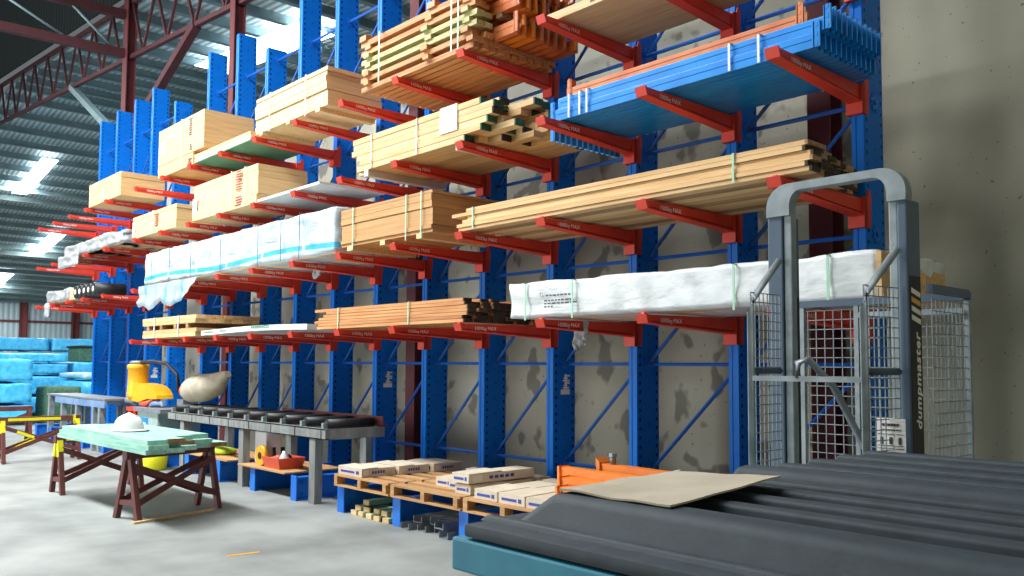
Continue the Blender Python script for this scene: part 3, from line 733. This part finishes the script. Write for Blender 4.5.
# ------------------------------------------------------------------ black lidded bin in the foreground
def bin_():
    o = thing('waste_bin', 'big teal bin with black ribbed plastic lid in front', 'waste bin', (-1.84, 1.475, 0)); L, W = 2.3, 2.0
    q = MB(); q.box(.09, L-.06, .09, W-.06, .16, 1.04, bevel=.02); q.build('body', M['teal'], o)
    q = MB(); q.box(0, L, 0, .1, 1.03, 1.12, bevel=.008).box(0, L, W-.1, W, 1.03, 1.12, bevel=.008).box(0, .1, .1, W-.1, 1.03, 1.12, bevel=.008).box(L-.1, L, .1, W-.1, 1.03, 1.12, bevel=.008); q.build('rim', M['teal'], o)
    for x in (.25, L-.3):
        for y in (.25, W-.3):
            w = MB().tube([(x, y-.03, .08), (x, y+.03, .08)], .08, 14).build('caster', M['black'], o)
            MB().box(x-.05, x+.05, y-.045, y+.045, .12, .165).build('fork', M['steel'], w)
    # lid: tray, front hump, ribs, centre hump, ribs
    def rib(q, x0, x1, y0, y1, z0, z1, sl=.05, e=.12):
        b_ = sl
        vs = [(x0, y0, z0), (x1, y0, z0), (x1, y1, z0), (x0, y1, z0), (x0+e, y0+b_, z1), (x1-e, y0+b_, z1), (x1-e, y1-b_, z1), (x0+e, y1-b_, z1)]
        n0 = len(q.bm.faces)
        V = [q.bm.verts.new(v) for v in vs]
        fs = [q.bm.faces.new([V[i] for i in f]) for f in ((3, 2, 1, 0), (4, 5, 6, 7), (0, 1, 5, 4), (1, 2, 6, 5), (2, 3, 7, 6), (3, 0, 4, 7))]
        es = list({e_ for f in fs for e_ in f.edges if e_ not in fs[0].edges})
        bmesh.ops.bevel(q.bm, geom=es, offset=min(.028, sl*.9), segments=4, affect='EDGES', profile=.5)
    q = MB(); q.box(.11, L-.11, .11, W-.11, 1.07, 1.09); q.box(.05, L, .0, .13, 1.125, 1.162, bevel=.012); q.box(.03, .17, .1, W, 1.125, 1.162, bevel=.012); q.box(.1, L, W-.12, W+.01, 1.125, 1.162, bevel=.012)
    rib(q, .03, L-.02, .075, .115, 1.16, 1.176, .008, .02)
    rib(q, .08, L-.05, .11, .32, 1.13, 1.25, .05, .15)
    z0 = 1.075
    for k in range(4): rib(q, .19, L-.1, .385+k*.16, .475+k*.16, z0, 1.243, .014, .09)
    rib(q, .13, L-.05, 1.03, 1.24, z0, 1.252, .05, .08)
    for k in range(4): rib(q, .15+.025*k, L-.1, 1.305+k*.17, 1.40+k*.17, z0, 1.243+.006*k, .014, .09)
    lid = q.build('lid', M['lid'], o)
    for p_ in lid.data.polygons: p_.use_smooth = True
    md = lid.modifiers.new('edges', 'EDGE_SPLIT'); md.split_angle = math.radians(40)
bin_()
q = MB(); n = 10
pts = [(-1.60, 1.655), (-1.235, 1.66), (-1.265, 2.225), (-1.63, 2.21)]
vs = []; fs = []
for s_ in (0, 1):
    for i in range(n+1):
        for j in range(n+1):
            a, b_ = i/n, j/n
            px = (pts[0][0]*(1-a)+pts[1][0]*a)*(1-b_)+(pts[3][0]*(1-a)+pts[2][0]*a)*b_
            py = (pts[0][1]*(1-a)+pts[1][1]*a)*(1-b_)+(pts[3][1]*(1-a)+pts[2][1]*a)*b_
            vs.append((px, py, 1.2545+.02*a*b_+.006*noise.noise(Vector((a*3, b_*3, 0)))+s_*.005))
N1 = (n+1)*(n+1)
for i in range(n):
    for j in range(n):
        k = i*(n+1)+j; fs += [(k, k+n+1, k+n+2, k+1), (N1+k, N1+k+1, N1+k+n+2, N1+k+n+1)]
for i in range(n):
    for (k0, k1) in ((i*(n+1), (i+1)*(n+1)), (i*(n+1)+n, (i+1)*(n+1)+n), (i, i+1), (n*(n+1)+i, n*(n+1)+i+1)): fs.append((k0, k1, N1+k1, N1+k0))
q.verts_faces(vs, fs); o = q.build('cardboard_sheet', M['cardboard']); tag(o, 'flat cardboard sheet lying on the black bin lid', 'cardboard')

# ------------------------------------------------------------------ bin lifting machine with mesh cage
def wire(o, p0, ux, uz, w, h, nx, nz, m, name='mesh_panel', r=.0022):
    q = MB(); p0, ux, uz = Vector(p0), Vector(ux).normalized(), Vector(uz)
    for i in range(nx+1): q.bar(p0+ux*w*i/nx, p0+ux*w*i/nx+uz*h, r*2, r*2)
    for j in range(nz+1): q.bar(p0+uz*h*j/nz, p0+uz*h*j/nz+ux*w, r*2, r*2)
    return q.build(name, m, o)
def lifter():
    o = thing('bin_lifter', 'grey bin lifting machine with arched posts and mesh guards', 'bin lifter', (-2.335, 4.0, 0))
    q = MB(); q.box(0, .086, -.01, .16, 0, 2.38, bevel=.008); q.build('post_cover', M['post'], o)
    q = MB(); q.box(.087, .132, 0, .05, 0, 2.38, bevel=.006); q.build('post', M['galv'], o); MB().box(.1, .132, .051, .07, 0, 1.95).build('guide_track', M['dark'], o)
    q = MB(); q.box(.632, .674, 0, .05, 0, 2.38, bevel=.006); q.build('post', M['galv'], o)
    q = MB(); q.box(.675, .722, -.01, .135, 0, 2.38, bevel=.008); rc = q.build('post_cover', M['post'], o)
    out, inn = [], []
    for k in range(9):
        t = PI-k*PI/16; out.append((.12+.12*math.cos(t), 2.42+.12*math.sin(t))); inn.append((.19+.06*math.cos(t), 2.42+.08*math.sin(t)))
    for k in range(9):
        t = PI/2-k*PI/16; out.append((.602+.12*math.cos(t), 2.42+.12*math.sin(t))); inn.append((.562+.07*math.cos(t), 2.42+.08*math.sin(t)))
    out = [(out[0][0], 2.375)]+out+[(out[-1][0], 2.375)]; inn = [(inn[0][0], 2.375)]+inn+[(inn[-1][0], 2.375)]
    q = MB()
    for (a, b_, c, d) in zip(out, out[1:], inn[1:], inn): q.prism([a, b_, c, d], -.02, .05, 'y')
    bmesh.ops.remove_doubles(q.bm, verts=q.bm.verts, dist=1e-4)
    q.build('top_arch', M['galv'], o)
    # lettering on the outer face of the near post, reading upwards
    MB().box(.7225, .7235, .0, .125, 1.1, 2.02).build('brand_panel', M['dark'], rc)
    tw = max(v[0] for v in text_geo('dumpmaster', .125, 1.1, .2, .004)[0])
    q = MB(); text_on(q, 'dumpmaster', .125, lambda a, b_: (.725, .10-b_*.62, 1.30+a*.46/tw), None, spacing=1.1, shear=.2, bold=.004); q.build('brand_lettering', M['white_print'], rc)
    for k in range(4):
        z = 1.815+k*.042; q = MB(); q.prism([(.015, z), (.115, z-.022), (.115, z+.002), (.015, z+.024)], .724, .725); q.build('brand_stripe', M['yellow'] if k == 2 else M['white_print'], rc)
    # front guard frame: slanted tubes run from the posts to two uprights
    A0, A1, F0, F1 = (.075, -.03, 2.14), (.68, -.03, 2.14), (.072, -.3, 1.92), (.642, -.3, 1.92)
    for a, f in ((A0, F0), (A1, F1)):
        pts = [a, (f[0]+(a[0]-f[0])*.12, f[1]+(a[1]-f[1])*.12, f[2]+.02), (f[0], f[1], f[2]-.06), (f[0], f[1], 0)]
        MB().tube(pts, .018, 10).build('guard_tube', M['galv'], o)
        MB().tube([(f[0], f[1], 1.57), (a[0], a[1], 1.57)], .015, 8).build('side_rail', M['post'], o)
        d = Vector((a[0]-f[0], a[1]-f[1], 0)); wire(o, (f[0], f[1], .1), d, (0, 0, 1), d.length, 1.86, 7, 40, M['galv'])
    MB().bar((F0[0], F0[1], 1.535), (F1[0], F1[1], 1.535), .025, .025).build('front_rail', M['galv'], o)
    MB().tube([(.32, -.3, 1.54), (.32, -.3, 1.61), (.36, -.28, 1.63), (.42, -.15, 1.5), (.5, .0, 1.2), (.52, .05, .6)], .018, 8).build('lever', M['steel'], o)
    # rear cage
    B = .68
    wire(o, (-.2, B, .05), (1, 0, 0), (0, 0, 1), .94, 1.87, 18, 34, M['galv'])
    wire(o, (.735, .22, .05), (0, 1, 0), (0, 0, 1), .46, 1.87, 9, 34, M['galv'])
    MB().box(-.2, .75, B-.015, B+.02, 1.94, 1.98).build('cage_rail', M['post'], o); MB().box(.72, .755, .19, B-.015, 1.95, 1.99).build('cage_rail', M['post'], o)
    for x, y in ((-.18, B), (.15, B), (.735, B)): MB().box(x-.013, x+.013, y-.013, y+.013, 0, 1.97).build('cage_post', M['galv'], o)
    MB().box(.17, .72, B-.03, B-.022, 1.87, 1.90).build('cage_rail', M['galv'], o)
    # safety notice hung on the side guard
    def quad(q, u0, u1, z0, z1, off, m): q.box(.605+u0, .605+u1, -.12-off, -.12-off+.002, z0, z1, m)
    q = MB(); quad(q, 0, .135, 1.16, 1.36, 0, M['white_print']); sg = q.build('safety_sign', None, o)
    q = MB()
    for j in range(6): quad(q, .03+j*.013, .04+j*.013, 1.325, 1.337, .003, M['print_dark'])
    for j in range(8): quad(q, .022+j*.012, .03+j*.012, 1.305, 1.311, .003, M['print_dark'])
    for r_ in range(2):
        for c in range(3):
            u, z = .01+c*.041, 1.235-r_*.065; quad(q, u, u+.035, z, z+.003, .003, M['print_dark']); quad(q, u, u+.035, z+.052, z+.055, .003, M['print_dark'])
            quad(q, u+.011, u+.024, z+.008, z+.04, .003, M['print_dark'] if r_ == 0 else M['warm'])
    q.build('sign_print', None, sg)
lifter()

# ------------------------------------------------------------------ conveyor table with black rollers
def conveyor():
    x0, x1, y0, y1, zt = -13.0, -8.4, 4.93, 5.72, .86
    o = thing('roller_conveyor', 'grey steel roller table with black rollers in front of the rack', 'roller conveyor', (x0, y0, 0)); L, W = x1-x0, y1-y0
    q = MB(); q.box(0, L, 0, .012, zt-.12, zt).box(0, L, 0, .07, zt-.012, zt).box(0, L, 0, .06, zt-.12, zt-.108); q.build('front_rail', M['legwood'], o)
    for k in range(8): MB().box(.3+k*.6, .312+k*.6, -.012, 0, zt-.11, zt-.012).build('stiffener', M['legwood'], o)
    q = MB(); q.box(0, L, W-.012, W, zt-.12, zt); q.build('back_rail', M['legwood'], o)
    MB().box(L-.012, L, .012, W-.012, zt-.12, zt).build('end_rail', M['legwood'], o)
    MB().box(L-2.4, L+.05, W-.06, W-.05, zt+.02, zt+.12).box(L-2.4, L+.05, W-.05, W+.02, zt+.0, zt+.02).build('stop_rail', M['maroon'], o)
    for x in (.45, 2.4, 4.23):
        for y in (.0, W-.11): MB().box(x, x+.13, y+.013, y+.11, 0, zt-.121).build('leg', M['legwood'], o)
    for k in range(10):
        x = L-.12-k*.49
        r_ = MB().tube([(x, .09, zt+.045), (x, W-.09, zt+.045)], .06, 14).build('roller', M['black'], o)
        for y in (.03, W-.09): MB().prism([(x-.025, zt-.0), (x+.025, zt), (x+.02, zt+.065), (x-.02, zt+.065)], y, y+.055, 'y').build('bearing_block', M['galv'], r_)
conveyor()
# things on boards under the conveyor
o = MB().box(0, 1.25, 0, .8, 0, .018).build('shelf_board', M['pallet'], None, (-10.44, 4.86, .292)); tag(o, 'thin board under the roller table holding the coral crate', 'board')
o = MB().box(0, 1.4, 0, .8, 0, .018).build('shelf_board', M['pallet'], None, (-12.25, 4.9, .292)); tag(o, 'thin board under the roller table holding the lime bundle', 'board')
ZS = .312
o = thing('plastic_crate', 'coral red plastic crate under the roller table', 'crate', (-9.86, 4.95, ZS+.002))
q = MB()
for (a, b_, c, d) in (((0, 0), (.36, 0), (.39, -.03), (-.03, -.03)), ((.36, 0), (.36, .3), (.39, .33), (.39, -.03)), ((.36, .3), (0, .3), (-.03, .33), (.39, .33)), ((0, .3), (0, 0), (-.03, -.03), (-.03, .33))):
    q.verts_faces([(*a, 0), (*b_, 0), (*c, .13), (*d, .13)], [(0, 1, 2, 3)])
q.verts_faces([(0, 0, 0), (.36, 0, 0), (.36, .3, 0), (0, .3, 0)], [(0, 1, 2, 3)])
ob = q.build('crate_shell', M['coral'], o); md = ob.modifiers.new('thick', 'SOLIDIFY'); md.thickness = .012
o = thing('white_canister', 'white plastic canister standing under the roller table', 'canister', (-10.41, 5.07, ZS))
MB().box(0, .32, 0, .22, 0, .42, bevel=.03).build('body', M['white'], o); MB().tube([(.08, .11, .415), (.08, .11, .45)], .035, 12).build('cap', M['white'], o)
o = thing('tape_reel', 'yellow tape reel beside the coral crate', 'reel', (-10.03, 4.96, ZS+.125))
MB().tube([(0, 0, 0), (0, .05, 0)], .125, 20).build('case', M['yellow'], o); MB().tube([(0, -.006, 0), (0, 0, 0)], .045, 12).build('hub', M['dark'], o)
for k, (dx, dy, m, nm, lb) in enumerate(((.08, .2, 'print_dark', 'power_tool', 'dark power tool in the coral crate'), (.05, .09, 'coral', 'power_tool', 'orange handled tool in the coral crate'))):
    o = thing(nm, lb, 'tool', (-9.9+dx*.8, 4.97+dy, ZS+.014)); MB().tube([(0, 0, .06), (.16, 0, .1), (.18, 0, .12)], [.05, .045, .02], 10).build('housing', M[m], o); MB().bar((.02, 0, .04), (.0, 0, .22), .035, .04).build('handle', M['dark'], o)
o = thing('white_flask', 'white round flask poking out of the coral crate', 'flask', (-9.56, 5.05, ZS+.014)); MB().lathe([(.02, 0), (.055, .02), (.06, .12), (.03, .17), (.02, .2)], (0, 0, 0), 14).build('flask_body', M['white'], o)
q = MB().lathe([(.2, 0), (.26, .03), (.24, .07), (.1, .09)], (0, 0, 0), 20, None, 1.3, .8); o = q.build('folded_vest', M['lime'], None, (-11.75, 5.2, ZS)); tag(o, 'lime yellow folded cloth on the board behind the trestle', 'cloth')
o = thing('rope_bucket', 'yellow bucket on the floor below the trestle boards', 'bucket', (-13.0, 4.75, 0)); MB().lathe([(.15, 0), (.17, .02), (.21, .34), (.2, .34)], (0, 0, 0), 18).build('bucket_body', M['tape'], o); MB().tube([(-.2, 0, .33), (-.1, 0, .45), (.1, 0, .45), (.2, 0, .33)], .008, 6).build('handle', M['dark'], o)
o = MB().box(0, 1.0, 0, .12, 0, .12).box(0, .012, -.01, .13, 0, .13).build('steel_beam_offcut', M['blue'], None, (-9.0, 5.75, .002)); tag(o, 'blue steel beam offcut on the floor behind the conveyor leg', 'steel beam')

# ------------------------------------------------------------------ saw bench and saw
def bench():
    o = thing('saw_bench', 'grey steel infeed bench left of the yellow saw', 'bench', (-19.5, 4.9, 0)); L, W, z = 3.65, .55, .95
    MB().box(0, L, 0, W, z-.03, z).build('bench_top', M['steel'], o)
    MB().box(.6, L, .0, .04, z-.16, z-.04).build('front_rail', M['steelblue'], o); MB().box(.6, L, W-.04, W, z-.16, z-.04).build('back_rail', M['steelblue'], o)
    for x in (.1, 1.0, 1.95, 2.95, 3.3):
        for y in (.0, W-.12): MB().box(x, x+.1, y, y+.1, 0, z-.161 if x > .5 else z-.031).build('leg', M['galv'], o)
bench()
def saw():
    o = thing('radial_arm_saw', 'yellow radial arm saw on a grey cabinet with red frame', 'saw', (-15.0, 4.95, 0))
    MB().box(.35, 1.25, .1, .8, .3, .8, bevel=.02).build('cabinet', M['machine'], o); MB().box(.5, .85, .094, .1, .42, .7).build('cabinet_panel', M['skyblue'], o)
    MB().box(.58, .76, .088, .094, .5, .62).build('panel_plate', M['white_print'], o)
    for x in (-.15, .1): MB().box(x, x+.1, .12, .22, 0, .82).build('frame_leg', M['red'], o)
    for x in (.4, 1.1): MB().box(x, x+.1, .2, .7, 0, .3).build('frame_leg', M['machine'], o)
    MB().box(-.2, .4, .1, .75, .78, .84).build('table_end', M['red'], o); MB().box(.3, 1.5, .05, .8, .8, .86).build('table', M['steel'], o)
    MB().box(1.0, 1.25, .5, .75, .86, 1.0).build('pillar_base', M['steel'], o)
    MB().tube([(.62, .2, .88), (.7, .22, .92), (.85, .3, .93), (.95, .3, .88)], [.02, .04, .04, .02], 8).build('blade_guard', M['steelblue'], o)
    MB().tube([(.2, .2, .9), (.45, .21, .91), (.7, .2, .98)], [.03, .045, .02], 8).build('guard_lip', M['coral'], o)
    mh = MB().lathe([(.17, 0), (.18, .02), (.18, .1), (.17, .11), (.17, .5), (.185, .51), (.185, .57), (.12, .6)], (-.38, .35, .98), 20).build('motor', M['yellow'], o)
    MB().lathe([(.13, 0), (.15, .01), (.15, .03), (.1, .05)], (-.38, .35, 1.58), 18).build('motor_cap', M['steel'], mh)
    MB().box(-.66, -.55, .25, .45, 1.05, 1.2, bevel=.01).build('clamp', M['steel'], mh)
    MB().tube([(-.75, .3, .93), (-.3, .3, .93)], .05, 10).build('spindle', M['galv'], mh)
    q = MB(); q.prism([(-.5, .95), (.0, .92), (.4, .99), (.85, 1.0), (.83, 1.06), (.72, 1.14), (.5, 1.21), (.1, 1.24), (-.3, 1.24), (-.5, 1.2)], .22, .5, 'y'); q.build('arm', M['yellow'], o)
    MB().tube([(-.25, .35, 1.6), (.1, .4, 1.62), (.5, .5, 1.58), (.85, .55, 1.4), (.95, .55, 1.1)], .03, 8).build('hose', M['black'], o)
saw()
def dustbag():
    o = thing('dust_bag', 'beige canvas dust bag lying over the far roller table end', 'dust bag', (-12.8, 5.36, .962)); q = MB()
    q.tube([(-.55, 0, .2), (-.47, 0, .2), (-.34, 0, .22), (-.08, 0, .235), (.18, 0, .26), (.4, .04, .32), (.56, .08, .4), (.68, .1, .47)], [.05, .15, .2, .22, .21, .17, .11, .05], 16)
    b_ = q.build('bag', M['canvas'], o)
    MB().tube([(-.64, 0, .19), (-.53, 0, .2)], .11, 14).build('collar', M['red'], o)
    for v in b_.data.vertices: v.co += v.normal*0.03*noise.noise(v.co*4)
dustbag()

# ------------------------------------------------------------------ trestles, boards, hard hat
def trestle(label, x, y, rz, L=1.05, h=.70, tape=False, group='red brown trestles'):
    o = thing('sawhorse', label, 'sawhorse', (x, y, 0), rz, group)
    MB().box(-.04, .04, -.02, L+.02, h-.09, h).build('top_beam', M['sawhorse'], o)
    for yy in (.03, L-.03):
        for s_ in (-1, 1):
            l = MB().bar((s_*.19, yy, .0), (s_*.03, yy, h-.05), .055, .055).build('leg', M['sawhorse'], o)
            if tape and yy < L/2 or tape == 2: MB().bar((s_*.075, yy-.003, h-.25), (s_*.034, yy-.003, h-.06), .06, .06).build('yellow_tape', M['tape'], l)
        MB().bar((-.15, yy, .17), (.15, yy, .17), .04, .05).build('end_tie', M['sawhorse'], o)
    for s_ in (-1, 1):
        b_ = MB().bar((s_*.16, .04, .17), (s_*.07, L-.04, h-.16), .025, .06).build('cross_brace', M['sawhorse'], o)
        c = MB().bar((s_*.07, .04, h-.16), (s_*.16, L-.04, .17), .025, .06).build('cross_brace', M['sawhorse'], o)
        if tape == 2:
            MB().bar((s_*.135+s_*.014, .2, .245), (s_*.105+s_*.014, .48, .355), .012, .045).build('yellow_tape', M['tape'], b_)
            MB().bar((s_*.09+s_*.016, .22, h-.23), (s_*.11+s_*.016, .46, h-.33), .012, .045).build('yellow_tape', M['tape'], c)
    if tape:
        q = MB(); q.box(.041, .044, .1, L*.75, h-.065, h-.02).box(-.044, -.041, .1, L*.75, h-.065, h-.02).box(-.045, .045, L-.1, L-.06, h-.092, h+.002); q.build('yellow_tape', M['tape'], o)
    return o
trestle('maroon trestle under the near end of the green boards', -9.05, 3.02, .24, 1.02)
trestle('maroon trestle with yellow tape under the far end of the green boards', -11.4, 2.98, .05, 1.0, tape=1)
trestle('yellow taped trestle standing alone at the left edge', -15.35, 3.2, .0, 1.15, .72, tape=2)
trestle('plain brown trestle behind the taped one at the left edge', -18.6, 3.3, .0, 1.1, .74)
TZ = .702
k = 0
ws = [.2, .2, .21, .2]
for r_ in range(3):
    for c in range(5 if r_ == 0 else (4 if r_ == 1 else 4)):
        a = .22+random.uniform(-.08, .06)+(.1 if r_ == 2 else 0); e = 2.93+random.uniform(-.12, .12)+(-.25 if (r_ == 2 and c > 1) else 0)-c*.09
        q = MB(); y = c*.205+.005*r_; mm = M['sawn_end'] if (r_, c) in ((1, 2), (2, 1), (0, 4)) else M['treated']
        q.box(a, e-.004, y, y+.2, 0, .046, M['treated']); q.box(e-.004, e, y, y+.2, 0, .046, mm)
        o = q.build('treated_board', None, None, (-11.38, 2.93, TZ+r_*.047), .02)
        tag(o, 'pale green treated board on the trestles, %s layer, %s from the front' % (('bottom', 'middle', 'top')[r_], ('first', 'second', 'third', 'fourth', 'fifth')[c]), 'timber board', 'green treated boards on the trestles')
def hat():
    o = thing('hard_hat', 'white hard hat resting on the green boards', 'hard hat', (-9.75, 3.27, TZ+3*.047+.002), .5)
    q = MB(); q.lathe([(.145, .0), (.145, .03), (.142, .06), (.13, .1), (.105, .135), (.07, .158), (.03, .168), (.004, .17)], (0, 0, .012), 24, None, 1.15, .95); sh = q.build('shell', M['helmet'], o)
    q = MB(); q.lathe([(.165, 0), (.168, .008), (.14, .018)], (.02, 0, .002), 24, None, 1.2, .98); q.build('brim', M['helmet'], o)
    MB().tube([(-.1, 0, .15), (0, 0, .185), (.1, 0, .15)], .018, 8).build('ridge', M['helmet'], o)
    MB().lathe([(.17, 0), (.172, .004)], (.03, 0, .0), 24, None, 1.2, .98).build('sweat_band', M['dark'], o)
hat()
q = MB(); q.box(0, .045, 0, .95, 0, .02); o = q.build('timber_batten', M['pale'], None, (-8.78, 3.0, .001), .25); tag(o, 'thin pale batten on the floor beside the near trestle', 'batten')
q = MB(); q.box(0, .04, 0, .27, 0, .002); o = q.build('trim_1', M['yellow'], None, (-6.83, 3.1, .0005), -.12); o['kind'] = 'structure'; o['label'] = 'faint yellow line painted on the floor'

# ------------------------------------------------------------------ blue wrapped stock at the far left
def tarp(label, x, y, z, sx, sy, sz, seed, m='tarp'):
    o = MB().wrap(sx, sy, sz, 20, 20, 8, .028, seed, .02, freq=1.6, round_=.02).build('wrapped_stack', M[m], None, (x, y, z)); tag(o, label, 'wrapped stack', 'blue wrapped stock at the far left')
def stack(x, y, sx, sy, hs, lb, seed, m='tarp'):
    z = .02; nm = ('lowest', 'second', 'third', 'fourth', 'fifth')
    o = thing('bearer', 'floor bearers under the blue stack '+lb, 'bearer', (x, y, 0)); 
    MB().box(.3, .4, .1, sy-.1, 0, .1).box(sx-.4, sx-.3, .1, sy-.1, 0, .1).build('bearer_pair', M['grey_timber'], o); z = .1
    for k, h in enumerate(hs):
        tarp('%s blue pack of the stack %s' % ('topmost' if k == len(hs)-1 else nm[k], lb), x, y, z, sx, sy, h, seed+k*3.3, m); z += h+.05
stack(-26.8, 3.3, 2.6, 2.45, (.42, .5, .55), 'nearest the taped trestle', 1)
stack(-30.5, 4.6, 2.8, 2.9, (.5, .55, .3, .25), 'behind the nearest one', 5)
stack(-30.6, 7.7, 2.8, 2.2, (.45, .5, .45), 'under the dark green tub', 9)
stack(-36.5, 5.8, 3.2, 2.6, (.6, .6, .55, .45), 'at the rear left', 13)
stack(-36.5, 8.5, 3.2, 2.3, (.6, .6, .55, .45), 'at the rear middle', 17)
stack(-36.5, 10.9, 3.2, 2.3, (.6, .6, .55, .45), 'at the rear by the far wall column', 23)
o = thing('dark_tub', 'dark green tub on the far blue stack beside the rack', 'tub', (-30.3, 8.2, 1.61)); MB().box(0, 1.2, 0, 1.1, 0, .45, bevel=.03).build('tub_body', M['net'], o); MB().box(-.05, 1.25, -.05, 1.15, .451, .52, bevel=.02).build('tub_lid', M['dark'], o)
o = MB().wrap(1.2, .8, .96, 10, 10, 6, .03, 40).build('netted_stack', M['net'], None, (-25.2, 6.05, .0)); tag(o, 'dark green netted pile in front of the blue stacks', 'netted pile')
o = MB().wrap(2.4, 1.6, .16, 10, 10, 3, .03, 44).build('pale_sheet_stack', M['tarp2'], None, (-26.9, 7.05, 1.14)); 
tag(o, 'pale blue sheet pack beside the far rack', 'sheet pack')
o = MB().wrap(2.4, 1.6, 1.09, 10, 10, 6, .03, 47).build('wrapped_stack', M['tarp'], None, (-26.9, 7.05, 0)); tag(o, 'blue wrapped block under the pale sheet pack beside the far rack', 'wrapped stack')

# ------------------------------------------------------------------ light
W_ = bpy.data.worlds.new('hall_daylight'); S.world = W_; W_.use_nodes = True
bg = W_.node_tree.nodes['Background']; bg.inputs[0].default_value = (.86, .94, 1.0, 1); bg.inputs[1].default_value = .16
def area(name, loc, rot, sx, sy, power, col=(1, .98, .95)):
    l = bpy.data.lights.new(name, 'AREA'); l.shape = 'RECTANGLE'; l.size = sx; l.size_y = sy; l.energy = power; l.color = col
    o = bpy.data.objects.new(name, l); COL.objects.link(o); o.location = loc; o.rotation_euler = rot
    return o
# daylight through the roof sheets over the aisle and through the open loading door at the front left
for k, (x, y, pw) in enumerate(((-6.2, .3, 420), (-10, .3, 900), (-14, .3, 1050), (-20, .5, 950), (-27, 1, 950))):
    area('skylight_daylight', (x, y, 9.6), (math.radians(12), 0, 0), 5, 1.3, pw, (.95, .98, 1))
area('loading_door_daylight', (-17, -9.5, 3.2), (math.radians(80), 0, 0), 9, 5.5, 1650, (.95, .98, 1))
struct('wall_right', MB().box(3.0, 3.2, -12, WY, 0, 9), M['wall'])
struct('wall_near_shade', MB().box(-4.2, 3.0, -2.6, -2.45, 0, 8), M['wall'])  # unseen partition, added to block door daylight from the right-hand side
struct('ceiling', MB().box(-8, 3.2, -12, WY+.05, 9.9, 10.0), M['purlin'])  # unseen partial roof, added to keep sky light off the right end
for (x, y, pw) in ((-42.5, 9.8, 1100), (-53, 13.2, 1400), (-63, 13, 1600), (-21, 10.3, 700)):
    area('skylight_daylight', (x, y, zroof(x)-.4), (0, 0, 0), 6, .9, pw)

# ------------------------------------------------------------------ camera
cam = bpy.data.cameras.new('camera'); co = bpy.data.objects.new('camera', cam); COL.objects.link(co); S.camera = co
cam.sensor_width = 36; cam.sensor_fit = 'HORIZONTAL'; cam.lens = 849.538/1024*36; cam.shift_y = 25.524/1024; cam.clip_end = 300
a, pi_, ro = math.radians(42.7253), math.radians(3.4412), math.radians(.3083)
fw = Vector((-math.cos(a)*math.cos(pi_), math.sin(a)*math.cos(pi_), math.sin(pi_)))
rt = Vector((math.sin(a), math.cos(a), 0)); up = rt.cross(fw)
r2 = rt*math.cos(ro)+up*math.sin(ro); u2 = -rt*math.sin(ro)+up*math.cos(ro)
co.matrix_world = Matrix(((r2.x, u2.x, -fw.x, .0228), (r2.y, u2.y, -fw.y, -.0224), (r2.z, u2.z, -fw.z, 1.5949), (0, 0, 0, 1)))
S.view_settings.view_transform = 'Standard'; S.view_settings.look = 'None'; S.view_settings.gamma = 1; S.view_settings.use_curve_mapping = False
S.view_settings.exposure = 0
S.cycles.use_denoising = True; S.cycles.max_bounces = 6; S.cycles.diffuse_bounces = 4; S.cycles.sample_clamp_indirect = 6
